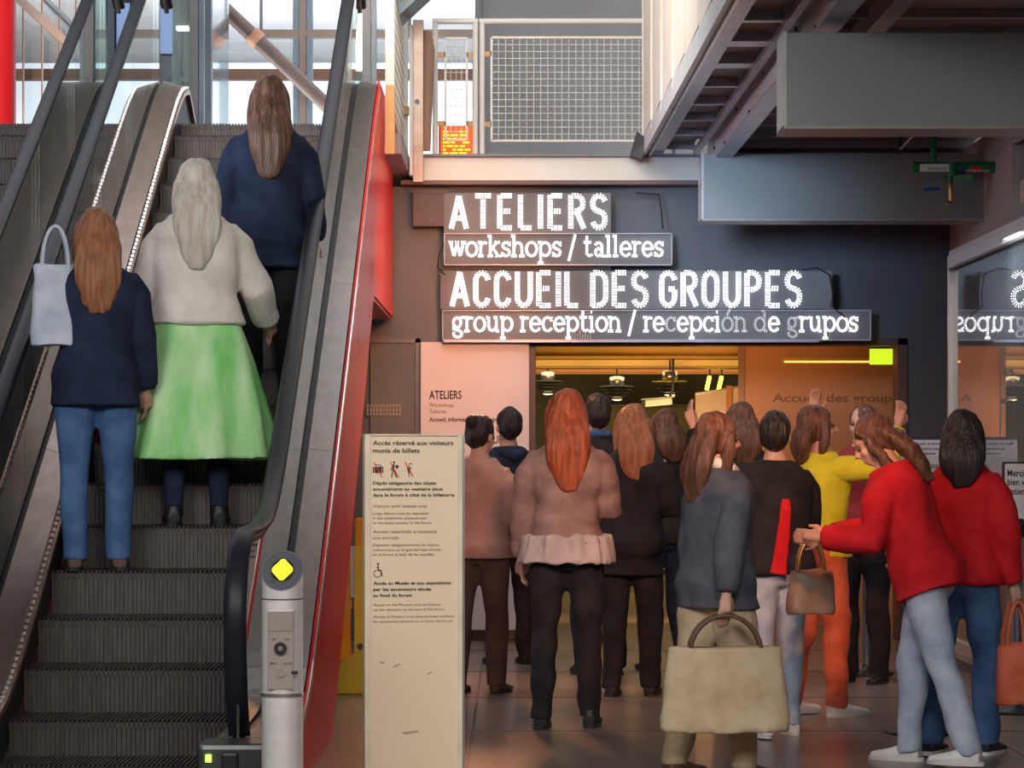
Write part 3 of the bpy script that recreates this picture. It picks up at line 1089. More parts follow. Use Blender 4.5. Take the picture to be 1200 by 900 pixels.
LOW = {
    'w': (1.2, [[(.05, 1), (.35, 0), (.6, .9), (.85, 0), (1.15, 1)], [(-.05, 1), (.2, 1)], [(1.0, 1), (1.27, 1)], [(.5, 1), (.7, 1)]]),
    'o': (.86, [circ(.43, .5)]),
    'r': (.62, stem(.15, 0, 1) + [arc(.45, .62, .3, .36, 180, 60, 6)]),
    'k': (.95, stem(.15, 0, 1.45) + [[(.15, .42), (.7, 1)], [(.35, .6), (.8, 0)], [(.55, 1), (.88, 1)], [(.62, 0), (.98, 0)]]),
    's': (.66, [arc(.33, .74, .28, .26, 20, 180, 8) + arc(.33, .72, .28, .2, 180, 250, 3) + arc(.33, .28, .28, .22, 60, 0, 3) + arc(.33, .26, .28, .26, 0, -160, 8), [(.6, .75), (.6, 1)], [(.05, .0), (.05, .25)]]),
    'h': (1.0, stem(.15, 0, 1.45) + [[(.15, .6)] + arc(.48, .6, .32, .38, 170, 0, 8) + [(.80, 0)], [(.63, 0), (.97, 0)]]),
    'n': (1.0, stem(.15, 0, 1) + [[(.15, .6)] + arc(.48, .6, .32, .38, 170, 0, 8) + [(.80, 0)], [(.63, 0), (.97, 0)]]),
    'p': (.98, stem(.15, -.5, 1) + [circ(.52, .5, .48, 170, -170)]),
    '/': (.6, [[(.0, -.3), (.5, 1.5)]]),
    't': (.6, [[(.2, 1.4), (.2, .25)] + arc(.42, .25, .22, .24, 180, 320, 6), [(.0, 1), (.5, 1)]]),
    'a': (.86, [arc(.4, .68, .28, .30, 150, 0, 7) + [(.68, .0)], [(.68, .0), (.85, 0)], circ(.38, .28, .28)]),
    'l': (.42, stem(.18, 0, 1.45)),
    'e': (.86, [arc(.43, .5, .40, .5, 320, 0, 14)[::-1] if False else [(.06, .52), (.83, .52)] + arc(.43, .5, .40, .5, 5, 320, 16)]),
    'g': (.9, [circ(.4, .62, .36), [(.12, .28), (.12, .12), (.6, .05)] + arc(.45, -.2, .35, .24, 60, -200, 12), [(.62, .92), (.88, 1.0)]]),
    'u': (1.0, [[(0, 1), (.15, 1), (.15, .4)] + arc(.45, .38, .3, .36, 180, 350, 8), [(.62, 1), (.78, 1), (.78, 0), (.95, 0)]]),
    'i': (.42, stem(.18, 0, 1) + [[(.15, 1.38), (.21, 1.38)]]),
    'c': (.80, [arc(.42, .5, .38, .5, 45, 320, 14), [(.72, .75), (.72, .98)]]),
    'ó': (.86, [circ(.43, .5), [(.40, 1.2), (.62, 1.55)]]),
    'd': (1.0, [circ(.42, .5, .48), [(.6, 1.45), (.80, 1.45), (.80, 0), (.97, 0)]]),
}
LED = emitter('white_led', (1, .99, 1), 3.2)


def dots_along(poly, spacing, off):
    out = []
    pts = [Vector((x, 0, z)) for x, z in poly]
    L = 0
    segs = []
    for a, b in zip(pts, pts[1:]):
        l = (b - a).length
        if l > 1e-5:
            segs.append((L, L + l, a, b))
            L += l
    if not segs:
        return [pts[0]]
    n = max(1, round(L / spacing))
    for i in range(n + 1):
        s = L * i / n
        for s0, s1, a, b in segs:
            if s <= s1 + 1e-6:
                t = (s - s0) / (s1 - s0)
                d = (b - a).normalized()
                nn = Vector((-d.z, 0, d.x))
                out.append(a + (b - a) * t + nn * off)
                break
    return out


def led_line(s, font, px0, px1, pybase, h, gap, space, rows, pitch, rad, D, parent, org, dim=()):
    adv = []
    x = 0
    for ch in s:
        if ch == ' ':
            x += space
            adv.append(None)
            continue
        adv.append(x)
        x += font[ch][0] + gap
    tot = x - gap
    kx = (PX(px1, D) - PX(px0, D)) / tot
    kz = h
    zb = PZ(pybase, D)
    for i, ch in enumerate(s):
        if adv[i] is None:
            continue
        mb = MB()
        seen = []
        for poly in font[ch][1]:
            pl = [(x * kx, z * kz) for x, z in poly]
            for off in rows:
                for q in dots_along(pl, pitch, off):
                    if any((q - p).length < rad * 1.35 for p in seen):
                        continue
                    seen.append(q)
                    c = [(q.x + rad * math.cos(k * math.pi / 3), 0, q.z + rad * math.sin(k * math.pi / 3)) for k in range(6)]
                    mb.add(c, [(0, 5, 4, 3, 2, 1)])
        mb.build('led_letter', LED_DIM if i in dim else LED, parent, (PX(px0, D) + adv[i] * kx - org[0], D - org[1], zb - org[2]), fix=False)


SGD = 19.18
org = (PX(515, SGD), SGD, PZ(400, SGD))
sg = thing('illuminated_sign', 'white dotted light sign ATELIERS and ACCUEIL DES GROUPES over the doorway', 'sign', org)
ACR = mat('frosted_acrylic', (.20, .20, .21), .55, 0, .1, 3, spec=.25)
LED_DIM = emitter('weak_led', (.62, .62, .64), .9)
EDG = mat('acrylic_edge', (.50, .50, .54), .25)


def sx(p): return PX(p, SGD) - org[0]


def sz(p): return PZ(p, SGD) - org[2]


for (a, b, c, d, dep, nm) in ((520, 716, 226, 273, .03, 'backing_panel'), (520, 788, 273, 311, .045, 'backing_panel'),
                              (516, 976, 317, 362, .03, 'backing_panel'), (518, 1021, 363, 399, .045, 'backing_panel')):
    MB().box(sx(a), sx(b), .02, .02 + dep, sz(d), sz(c)).build(nm, ACR, sg)
    e = MB()
    t_ = .008
    e.box(sx(a), sx(b), .004, .02, sz(d), sz(d) + t_).box(sx(a), sx(b), .004, .02, sz(c) - t_, sz(c))
    e.box(sx(a), sx(a) + t_, .004, .02, sz(d), sz(c)).box(sx(b) - t_, sx(b), .004, .02, sz(d), sz(c))
    if dep > .04:
        e.build('panel_rim', EDG, sg)
MB().box(sx(516), sx(716), .07, .20, sz(316), sz(311)).build('mounting_rail', BLACK, sg)
MB().box(sx(516), sx(976), .07, .20, sz(345), sz(335)).build('mounting_rail', BLACK, sg)
MB().box(sx(520), sx(960), -.0, .02, sz(401), sz(399)).build('lower_ledge', mat('lilac_ledge', (.36, .33, .45), .3, .4), sg)
R3 = (-.0135, 0, .0135)
led_line('ATELIERS', CAPS, 529, 709, 267, .238 * .98, .30, .2, R3, .0165, .0052, SGD, sg, org)
led_line('workshops / talleres', LOW, 527, 777, 300, .100, .16, .50, (-.0048, .0048), .0135, .0045, SGD, sg, org)
led_line('ACCUEIL DES GROUPES', CAPS, 530, 937, 358, .238, .265, .22, R3, .0165, .0052, SGD, sg, org)
led_line('group reception / recepción de grupos', LOW, 530, 1005, 388, .100, .16, .50, (-.0048, .0048), .0135, .0045, SGD, sg, org, dim=(20, 25, 26, 28, 31))
tb = MB()
for k in range(7):
    tb.tube([(sx(674 + k * 3), .0, sz(399)), (sx(674 + k * 3), 0, sz(386 + (k * 5) % 9))], .003, 5)
tb.build('clip_wires', WHITE, sg)
# cables and power box
t = thing('junction_box', 'brown metal junction box left of the top line of the light sign', 'box', (PX(484, 19.3), 19.3, PZ(267, 19.3)))
MB().box(0, PX(521, 19.3) - PX(484, 19.3), -.10, .08, 0, .26).build('case', mat('box_brown', (.075, .05, .055), .4), t, bevel=.006)
MB().box(-.01, .26, -.11, -.09, .245, .27).build('lid', mat('box_brown', (.075, .05, .055)), t)
MB().tube([(.14, -.10, .05), (.14, -.115, 0.05)], .012, 8).build('lock', STEEL_DK, t)
t = MB().tube([P(745, 226, 19.2), P(772, 228, 19.2), P(775, 245, 19.2), P(777, 268, 19.15)], .006, 6).build('cable', BLACK)
tag(t, 'thin black cable hanging above the word talleres', 'cable')
t = MB().tube([P(940, 316, 19.15), P(958, 314, 19.12), P(972, 322, 19.15), P(976, 345, 19.15), P(974, 358, 19.15), P(990, 372, 19.15)], .006, 6).build('cable', BLACK)
tag(t, 'black cable looping down right of the word GROUPES', 'cable')
t = MB().tube([P(520, 285, 19.15), P(514, 300, 19.13), P(513, 314, 19.13), P(522, 322, 19.15)], .006, 6).build('cable', BLACK)
tag(t, 'black cable looping at the left end of the light sign', 'cable')

# ------------------------------------------------------------------ ATELIERS wall panel
D = 19.3
ox, oz = PX(493, D), PZ(738, D)
wp = thing('information_panel', 'tall pale wall panel lettered ATELIERS left of the doorway', 'sign', (ox, D, oz))
WPM = mat('pale_panel', (.70, .63, .65), .55, 0, .05, 2, color2=(.76, .69, .71))
MB().box(0, PX(620, D) - ox, -.03, .06, 0, PZ(401, D) - oz).build('board', WPM, wp, bevel=.003)


def wtext(s, px0, px1, base, h, bold=0, mt=INK, nm='lettering', par=wp, d=-.032):
    o = text_mesh(nm, s, h / F * D, (px1 - px0) / F * D, bold, mt, par)
    o.location = (PX(px0, D) - ox, d, PZ(base, D) - oz)
    return o


GRI = mat('grey_ink', (.13, .10, .10), .6)
wtext('ATELIERS', 503, 541, 467.5, 10, .02)
wtext('Workshops', 503, 532, 477, 5, 0, GRI)
wtext('Talleres', 503, 523, 484.5, 5, 0, GRI)
wtext('Accueil, information et inscription', 503, 591, 494, 5.2, .02)
wtext('ACCUEIL DES GROUPES', 503, 597, 519.5, 9.5, .02)
wtext('Group reception', 503, 545, 529, 5, 0, GRI)
wtext('Recepción de grupos', 503, 555, 537, 5, 0, GRI)
wtext('Entrée accessible aux', 536, 597, 640, 5, .02)
wtext('visites sensibles', 556, 597, 647, 5, .02)
wtext('dès ouverture', 556, 590, 654, 5, .02)

# ------------------------------------------------------------------ beige totem
D = 9.8
ang = math.radians(9)
tw, td, th = (541 - 427) / F * D / math.cos(ang), .12, PZ(510.5, D)
tt = thing('totem_sign', 'tall beige information totem between the escalator and the queue', 'sign', (PX(427.5, D), D, 0), ang)
BEI = mat('beige_enamel', (.74, .60, .43), .42, 0, .03, 2, color2=(.78, .64, .46))
MB().box(.004, tw - .004, .004, td, 0, th).build('body', BEI, tt, bevel=.004)
MB().box(.0, .02, -.002, .012, 0, th + .002).build('edge_strip', mat('beige_edge', (.70, .60, .46), .35), tt)
MB().box(tw - .018, tw, -.002, .012, 0, th + .002).build('edge_strip', mat('beige_edge', (.70, .60, .46), .35), tt)
MB().box(0, tw, -.002, td + .002, th, th + .006).build('top_cap', mat('beige_edge', (.70, .60, .46), .35), tt)
MB().box(tw - .006, tw + .004, .012, td, 0, th).build('side_plate', mat('side_plate_grey', (.38, .40, .44), .35, .5), tt)
smm = MB()
for z in (1.37, 1.33, 1.2, 1.17, 1.14, 1.06, 1.03, 1.0, .93, .9, .87, .66, .63, .6):
    smm.box(tw + .004, tw + .0052, .03, .08, z, z + .012)
smm.build('side_lettering', INK, tt)
MB().box(tw + .002, tw + .008, -.003, .004, .004, th).build('side_trim', STEEL_BR, tt)
BR_INK = mat('brown_ink', (.14, .075, .045), .6)
kk = D / F


def ttext(s, px0, px1, base, h, bold=0, mt=INK):
    o = text_mesh('lettering', s, h * kk, (px1 - px0) * kk / math.cos(ang), bold, mt, tt)
    o.location = ((px0 - 427.5) * kk / math.cos(ang), .0025, PZ(base, D))


ttext('Accès réservé aux visiteurs', 437, 531, 521.5, 5.3, .022)
ttext('munis de billets', 437, 491.5, 530.5, 5.3, .022)
ttext('Dépôt obligatoire des objets', 437, 511, 568, 3.9, .022)
ttext('encombrants au vestiaire situé', 437, 518.5, 575, 3.9, .022)
ttext('dans le forum à côté de la billetterie', 437, 532.5, 582, 3.9, .022)
ttext('Visitors with tickets only', 437, 500.5, 595, 4, .0, BR_INK)
ttext('Large objects must be deposited', 437, 502, 603.3, 3.4, .0, BR_INK)
ttext('in the cloakroom situated next', 437, 500, 608.8, 3.4, .0, BR_INK)
ttext('to the ticket counter in the forum', 437, 505, 614.4, 3.4, .0, BR_INK)
ttext('Acceso reservado a visitantes', 437, 511.5, 625, 4, .0, BR_INK)
ttext('con entrada', 437, 467, 632.2, 4, .0, BR_INK)
ttext('Depositar obligatoriamente los objetos', 437, 515, 640.4, 3.4, .0, BR_INK)
ttext('voluminosos en el guardarropa situado', 437, 516.5, 646, 3.4, .0, BR_INK)
ttext('en el forum al lado de las taquillas', 437, 508, 651.6, 3.4, .0, BR_INK)
ttext('Accès au Musée et aux expositions', 437.5, 528.5, 685.5, 3.9, .022)
ttext('par les ascenseurs situés', 437.5, 505, 692.7, 3.9, .022)
ttext('au fond du forum', 437.5, 482.5, 699.8, 3.9, .022)
ttext('Access to the Museum and exhibitions', 437.5, 516, 710.5, 3.2, .0, BR_INK)
ttext('via the elevators at the end of the forum', 437.5, 520.5, 716.2, 3.2, .0, BR_INK)
ttext('Acceso al Museo y a las exposiciones mediante', 437.5, 532.5, 724.4, 3.2, .0, BR_INK)
ttext('los ascensores situados en el fondo del forum', 437.5, 530, 730, 3.2, .0, BR_INK)


def tx(p): return (p - 427.5) * kk / math.cos(ang)


def flat(polys, mt, nm='pictogram', y=.002):
    mb = MB()
    for poly in polys:
        n = len(poly)
        mb.add([(tx(a), y, PZ(b, D)) for a, b in poly], [tuple(range(n))])
    mb.build(nm, mt, tt, fix=False)


def disc(cx, cy, r, n=12):
    return [(cx + r * math.cos(2 * math.pi * k / n), cy + r * math.sin(2 * math.pi * k / n)) for k in range(n)]


def linepoly(x0, y0, x1, y1, w_):
    d = Vector((x1 - x0, y1 - y0)).normalized()
    n = Vector((-d.y, d.x)) * w_ / 2
    return [(x0 + n.x, y0 + n.y), (x1 + n.x, y1 + n.y), (x1 - n.x, y1 - n.y), (x0 - n.x, y0 - n.y)]


flat([[(437, 547), (449, 547), (449, 554.5), (437, 554.5)], linepoly(440, 547, 440.8, 544.6, .8), linepoly(440.5, 544.8, 445.5, 544.8, .8), linepoly(445.3, 544.6, 446, 547, .8)], INK)
flat([linepoly(438.8, 547, 438.8, 554.5, .5), linepoly(447.4, 547, 447.4, 554.5, .5)], BEI, 'pictogram', .0017)
flat([disc(461.5, 542, 1.3), linepoly(461, 544, 460.8, 551, 2.4), linepoly(460.6, 550, 458.6, 560, 1.2), linepoly(461.4, 550, 464.5, 560, 1.2), linepoly(460.5, 545, 458, 551, 1.1), disc(465, 547, 2.1)], INK)
flat([[(476.5, 547.5), (481.5, 547.5), (479.3, 556.5), (478.7, 556.5)], linepoly(479, 556, 479, 559, .7), linepoly(479.2, 547, 479.6, 543.2, .7), linepoly(479.6, 543.4, 482.4, 543, .7), linepoly(482.3, 543, 482.8, 545.5, .7)], INK)
flat([linepoly(438, 541.5, 448, 559.5, 1.1), linepoly(457, 541.5, 467, 559.5, 1.1), linepoly(474.5, 541.5, 484, 559, 1.1)], RED_INK, 'red_slash', .001)
wc = [disc(443, 661, 1.2), linepoly(443, 663, 443.4, 668.6, 1.0), linepoly(440.5, 665.2, 443, 665.2, .8), linepoly(443, 668.2, 447.2, 668.2, .9), linepoly(446.6, 668, 448, 676, .9)]
ring = disc(442.2, 672.6, 4.2, 20)
for a, b in zip(ring, ring[1:] + ring[:1]):
    wc.append(linepoly(a[0], a[1], b[0], b[1], .8))
flat(wc, INK)
# scuffs
flat([[(444, 775), (450, 776), (452, 778), (446, 778)], [(460, 782), (468, 778), (470, 779), (462, 783)], [(470, 859), (490, 857), (491, 859), (474, 862)], [(500, 790), (506, 788), (507, 789), (501, 792)]], mat('scuff', (.42, .31, .22), .7), 'scuff', .003)

# ------------------------------------------------------------------ control post of the escalator
D = 9.25
pr = 24.3 / F * D
cpo = thing('control_post', 'brushed steel control post with yellow diamond light by the escalator', 'post', (PX(331, D), D, 0))
zc = PZ(669, D)
mb = MB()
n = 40
v = []
tilt = .28
for k in range(n):
    a = 2 * math.pi * k / n
    x, y = pr * math.cos(a), pr * math.sin(a)
    v.append((x, y, 0))
for k in range(n):
    a = 2 * math.pi * k / n
    x, y = pr * math.cos(a), pr * math.sin(a)
    v.append((x, y, zc + y * .92))
mb.add(v, [(k, (k + 1) % n, n + (k + 1) % n, n + k) for k in range(n)], True)
mb.add(v[n:], [tuple(range(n))])
POSTM = mat('satin_steel_tube', (.78, .77, .77), .34, .45, .06, 4, stretch=(1, 1, 8))
mb.build('tube', POSTM, cpo)


def topd(r0, r1, mt, nm, lift, nn=32):
    mb = MB()
    v = []
    for r in (r0, r1):
        for k in range(nn):
            a = 2 * math.pi * k / nn
            x, y = r * math.cos(a), r * math.sin(a)
            v.append((x, y - lift * .68, zc + y * .92 + lift * .73))
    if r0 == 0:
        mb.add(v[nn:], [tuple(range(nn))])
    else:
        mb.add(v, [(k, (k + 1) % nn, nn + (k + 1) % nn, nn + k) for k in range(nn)])
    mb.build(nm, mt, cpo, fix=False)


topd(0, pr * .97, mat('slate_top', (.10, .11, .14), .4, .2), 'top_plate', .002)
topd(pr * .965, pr * 1.005, mat('rim_steel', (.40, .40, .42), .3, .8), 'top_rim', .003)
topd(0, pr * .56, BLACK, 'lamp_well', .004)
mb = MB()
q = pr * .50
pts = []
for k in range(4):
    a0 = math.pi / 2 * k
    for da in (-.16, .16):
        pts.append((q * 1.0 * math.cos(a0 + da), q * 1.05 * math.sin(a0 + da)))
mb.add([(x, y - .006 * .68, zc + y * .92 + .006 * .73) for x, y in pts], [tuple(range(8))])
mb.build('diamond_light', emitter('yellow_light', (.95, 1, .02), 1.6), cpo, fix=False)
for a in (math.radians(55), math.radians(235)):
    x, y = pr * .74 * math.cos(a), pr * .74 * math.sin(a)
    MB().tube([(x, y - .002, zc + y * .92 + .002), (x, y - .005, zc + y * .92 + .006)], .006, 10).build('screw', STEEL_BR, cpo)
MB().lathe([(pr + .0015, 0), (pr + .0015, .004)], (0, 0, PZ(702, D)), 40).build('seam_ring', STEEL_DK, cpo)
MB().lathe([(pr + .003, 0), (pr + .003, .012)], (0, 0, PZ(815, D)), 40).build('clamp_ring', STEEL_BR, cpo)
# flat control plate let into the tube
pz0, pz1 = PZ(806, D), PZ(714, D)
fy = -pr - .002
MB().box(-pr * .62, pr * .62, fy, fy + .02, pz0, pz1).build('control_plate', mat('plate_steel', (.42, .37, .34), .4, .6, .05, 4), cpo, bevel=.002)
MB().box(-pr * .60, pr * .60, fy - .003, fy, PZ(738, D), PZ(715, D)).build('blank_cover', mat('cover_steel', (.36, .31, .29), .4, .6), cpo, bevel=.001)
MB().tube([(0, fy - .001, PZ(758, D)), (0, fy - .010, PZ(758, D))], .022, 24).build('key_switch', BLACK, cpo)
MB().tube([(0, fy - .010, PZ(758, D)), (0, fy - .013, PZ(758, D))], .0085, 16).build('key_barrel', STEEL_BR, cpo)
MB().tube([(0, fy - .001, PZ(787, D)), (0, fy - .006, PZ(787, D))], .014, 20).build('lower_switch', mat('grey_knob', (.26, .22, .21), .5), cpo)
MB().tube([(pr * .55, fy - .0, PZ(786, D)), (pr * .8, fy - .01, PZ(786, D))], .006, 8).build('key', STEEL_DK, cpo)
for s, a, z in (('UP', -.030, 749), ('ON', .014, 749), ('MAN', -.036, 777), ('AUTO', .010, 777)):
    o = text_mesh('lettering', s, .009, None, .01, INK, cpo, squeeze=.9)
    o.location = (a, fy - .001, PZ(z, D))

# ------------------------------------------------------------------ orange barrier beyond the escalator
t = thing('safety_barrier', 'folded orange plastic safety barrier on a yellow foot behind the totem', 'barrier', (PX(415, 15.2), 15.2, 0))
ORG = mat('orange_plastic', (.95, .30, .01), .3, 0, .12, 4, coat=.4, color2=(1, .42, .02))
YEL = mat('yellow_plastic', (.66, .44, .02), .45, 0, .12, 4)


def bx(p): return PX(p, 15.2) - PX(415, 15.2)


def bz(p): return PZ(p, 15.2)


for a, b in ((398, 411), (416, 450)):
    MB().box(bx(a), bx(b), -.04, .04, .18, bz(607)).build('panel', ORG, t, bevel=.012)
    for py in (656, 704):
        MB().box(bx(a) - .004, bx(b) + .004, -.052, .052, bz(py + 10), bz(py)).build('rib', mat('amber_rib', (.90, .42, .04), .35), t, bevel=.006)
MB().box(bx(416), bx(440), -.06, -.04, bz(777), bz(640)).build('reflective_strip', mat('amber_strip', (.95, .55, .03), .35), t)
MB().box(bx(411), bx(416), -.02, .02, bz(700), bz(640)).build('hinge', STEEL_BR, t)
MB().add([(bx(398), -.2, 0), (bx(450), -.2, 0), (bx(450), .2, 0), (bx(398), .2, 0),
          (bx(398), -.2, .16), (bx(450), -.2, .33), (bx(450), .2, .33), (bx(398), .2, .16)], [(0, 3, 2, 1), (4, 5, 6, 7), (0, 1, 5, 4), (1, 2, 6, 5), (2, 3, 7, 6), (3, 0, 4, 7)]).build('foot', YEL, t, bevel=.01)
MB().tube([(bx(423), -.061, bz(757)), (bx(423), -.066, bz(757))], .02, 14).build('foot_bolt', STEEL_DK, t)
for a in (404, 432):
    MB().box(bx(a) - .02, bx(a) + .02, -.02, .02, bz(607), bz(600)).build('carry_lug', ORG, t, bevel=.006)

# ------------------------------------------------------------------ glazed case at the right
cx = 2.84
ya_, yb_ = 17.2, 11.5
z0, z1 = PZ(757, 17.2), PZ(300, 17.2)
gc = thing('glazed_case', 'large steel framed glass case at the right edge mirroring the sign', 'display case', (cx, 17.2, 0))
FRM = mat('case_frame', (.62, .58, .56), .3, .5, .05, 3)
f = .055
MB().box(-.01, .06, -f, 0, z0, z1).build('frame_post', FRM, gc, bevel=.003)
MB().box(.06, .085, -f - .05, -f, z0, z1).build('frame_inner', STEEL_DK, gc)
MB().box(-.01, .06, yb_ - ya_, -f, z1 - .08, z1).build('frame_head', FRM, gc, bevel=.003)
MB().box(-.012, .0, yb_ - ya_, -f, z1 - .095, z1 - .082).build('frame_bead', STEEL_DK, gc)
MB().box(-.01, .06, yb_ - ya_, -f, z0, z0 + .06).build('frame_sill', FRM, gc, bevel=.003)
MB().box(-.02, .06, yb_ - ya_, 0, z0 - .05, z0 - .002).build('frame_sill', mat('case_frame_grey', (.40, .39, .38), .3, .4), gc, bevel=.003)
MB().box(.0, .06, yb_ - ya_, -.02, .0, z0 - .05).build('plinth', GREYD, gc)
MB().box(.02, .028, yb_ - ya_, -f, z0 + .06, z1 - .08).build('glass_pane', GLASS_M, gc)
CIN = mat('case_interior', (.36, .38, .40), .6, 0, .1, 1)
MB().box(1.0, 1.05, yb_ - ya_, 0, z0, z1).build('back_wall', CIN, gc)
MB().box(.06, 1.0, -.04, 0, z0, z1).build('end_wall', mat('case_brown', (.24, .16, .13), .6), gc)
MB().box(.06, 1.0, yb_ - ya_, 0, z0 - .04, z0).build('case_floor', mat('case_brown', (.24, .16, .13)), gc)
MB().box(.0, 1.05, yb_ - ya_, 0, z1, z1 + .03).build('case_roof', FRM, gc)
MB().box(.5, .52, -2.2, -1.0, 1.45, 1.95).build('yellow_poster', mat('ochre_poster', (.66, .52, .12), .6), gc)
MB().box(.5, .52, -.95, -.3, 1.0, 2.2).build('brown_poster', mat('brown_poster', (.30, .18, .14), .6), gc)
for s, y, z in (('caime', -2.0, 1.78), ('sinue', -2.0, 1.68), ('silencioso', -2.1, 1.58)):
    pass
cl = area('case_fill', (cx + .55, 15.0, z1 - .06), (cx + .5, 15.0, 0), .5, 26, (.9, .95, 1), 3.5)  # unseen fill added to brighten the inside of the case
# mirror written lines on the glass (lettering that is read from inside)
for s, yy, z in (('restez calme', 15.62, 1.83), ('pour une', 15.55, 1.75), ('visite silencieuse', 15.72, 1.66), ('merci', 15.5, 1.55)):
    o = text_mesh('glass_lettering', s, .045, None, .01, mat('faint_ink', (.16, .14, .13), .6), gc, squeeze=.95)
    o.rotation_euler = (0, 0, math.pi / 2)
    o.location = (.018, 15.1 - 17.2, z)
# framed notice left of the case
D = 17.0
nt_ = thing('framed_notice', 'small framed form notice hanging left of the glass case', 'sign', (PX(1049, D), D, 0))


def nx(p): return PX(p, D) - PX(1049, D)


def nz(p): return PZ(p, D)


MB().box(nx(1049), nx(1117.5), 0, .03, nz(616), nz(512)).build('frame', BLACK, nt_, bevel=.003)
MB().box(nx(1051), nx(1115), -.004, .0, nz(613), nz(515.5)).build('sheet', mat('grey_sheet', (.48, .52, .56), .5, 0, .05, 3), nt_)
MB().box(nx(1051), nx(1114), -.006, -.004, nz(535), nz(516)).build('header_strip', mat('lilac_sheet', (.60, .62, .74), .5), nt_)
for s, a, b, y in (('Merci de remplir un formulaire', 1056, 1110, 521.5), ('de réservation avant de', 1066, 1108, 527.5), ('vous présenter', 1070, 1097, 533)):
    o = text_mesh('lettering', s, 4 / F * D, (b - a) / F * D, .02, INK, nt_)
    o.location = (nx(a), -.0068, nz(y))
MB().box(nx(1085), nx(1107), -.006, -.004, nz(549), nz(544)).build('grey_bar', mat('bar_grey', (.22, .24, .25), .6), nt_)
MB().box(nx(1080), nx(1084), .0, .03, 0, nz(616)).build('leg', STEEL_DK, nt_)
MB().box(nx(1066), nx(1098), -.15, .15, 0, .015).build('base_plate', STEEL_DK, nt_)


# ------------------------------------------------------------------ queue posts
def stanchion(x, y, label, belt=None, sign=False, top=.95):
    t = thing('queue_post', label, 'barrier post', (x, y, 0), 0, None)
    MB().lathe([(.165, 0), (.17, .006), (.165, .018), (.03, .032), (.028, .06)], n=36).build('base', mat('post_base', (.05, .055, .065), .4, .5), t)
    MB().lathe([(.028, .03), (.028, top)], n=20).build('pole', mat('post_pole', (.24, .30, .36), .3, .8), t)
    MB().lathe([(.032, top), (.042, top + .005), (.042, top + .085), (.032, top + .10)], n=20).build('belt_head', BLACK, t)
    if belt:
        a = Vector((0, 0, top + .045))
        b = Vector((belt[0] - x, belt[1] - y, top + .045))
        d = (b - a).normalized()
        mb = MB()
        N = 14
        v = []
        for i in range(N + 1):
            u = i / N
            c = a + (b - a) * u + Vector((0, 0, -.05 * 4 * u * (1 - u)))
            nn = Vector((d.y, -d.x, 0)) * .0015
            v += [c - nn + Vector((0, 0, .028)), c + nn + Vector((0, 0, .028)), c + nn - Vector((0, 0, .028)), c - nn - Vector((0, 0, .028))]
        f = []
        for i in range(N):
            for k in range(4):
                f.append((i * 4 + k, i * 4 + (k + 1) % 4, i * 4 + 4 + (k + 1) % 4, i * 4 + 4 + k))
        mb.add(v, f).build('belt', mat('dark_red_belt', (.16, .02, .02), .6), t)
    return t


D = 13.95
px_ = PX(1192, D)
t = stanchion(px_, D, 'steel queue post at the right edge carrying the framed Merci notice', belt=(2.2, 16.4), top=PZ(630, D))
zt = PZ(612, D)


def qx(p): return PX(p, D) - px_


MB().box(qx(1174.5), qx(1240), -.012, .012, PZ(612, D), PZ(541, D)).build('sign_frame', BLACK, t, bevel=.003)
MB().box(qx(1177), qx(1237.5), -.015, -.012, PZ(609, D), PZ(543.5, D)).build('sign_sheet', mat('white_sheet', (.66, .66, .70), .4), t)
MB().box(-.012, .012, -.01, .01, PZ(630, D), PZ(610, D)).build('sign_stem', BLACK, t)
for s, b, h, mt in (('Merci de', 558, 8, INK), ('bien vouloir', 568.5, 8, INK), ('patienter', 579.5, 8, INK), ('ici', 593.5, 9.5, RED_INK)):
    o = text_mesh('lettering', s, h / F * D, None, .02, mt, t, squeeze=.78)
    o.location = (qx(1180), -.0158, PZ(b, D))
stanchion(2.2, 16.4, 'queue post standing behind the red jacket before the dark wall', belt=None, top=.95)
stanchion(PX(1077, 12.9), 12.9, 'queue post between the people in jeans at the right', belt=None, top=.95)

# ------------------------------------------------------------------ the room beyond the doorway
IM = mat('inner_wall_green', (.30, .33, .25), .6, 0, .08, 1)
OM = mat('inner_orange_wall', (.44, .17, .06), .5, 0, .12, 1)
OC = mat('olive_soffit', (.42, .27, .06), .5, 0, .2, 2, color2=(.62, .33, .08))
struct(MB().box(-3.2, 5.2, 30.0, 30.2, 0, 3).build('wall_inner_back', IM), 'greenish far wall of the room beyond the doorway')
struct(MB().box(-3.4, -3.2, 19.6, 30.2, 0, 3).build('wall_inner_left', OC))
struct(MB().box(5.2, 5.4, 19.6, 30.2, 0, 3).build('wall_inner_right', OM))
struct(MB().box(-3.4, 5.4, 19.6, 30.2, 2.50, 2.9).build('ceiling_inner', OC), 'low olive ceiling of the inner room')
k = 0
for D_, z in ((21.4, 2.16), (22.8, 2.20), (24.6, 2.18), (26.4, 2.18), (28.4, 2.26)):
    k += 1
    t = thing('ceiling_beam', ('first', 'second', 'third', 'fourth', 'fifth')[k - 1] + ' ochre beam across the inner room, counted from the doorway', 'beam', (1, D_, z))
    MB().box(-4.1, 4.1, -.14, .14, 0, .22).build('beam_body', OC if k % 2 else OM, t, bevel=.01)
    MB().box(-4.1, 4.1, -.16, .16, -.012, .0).build('lower_flange', mat('ochre_flange', (.36, .20, .04), .5), t)
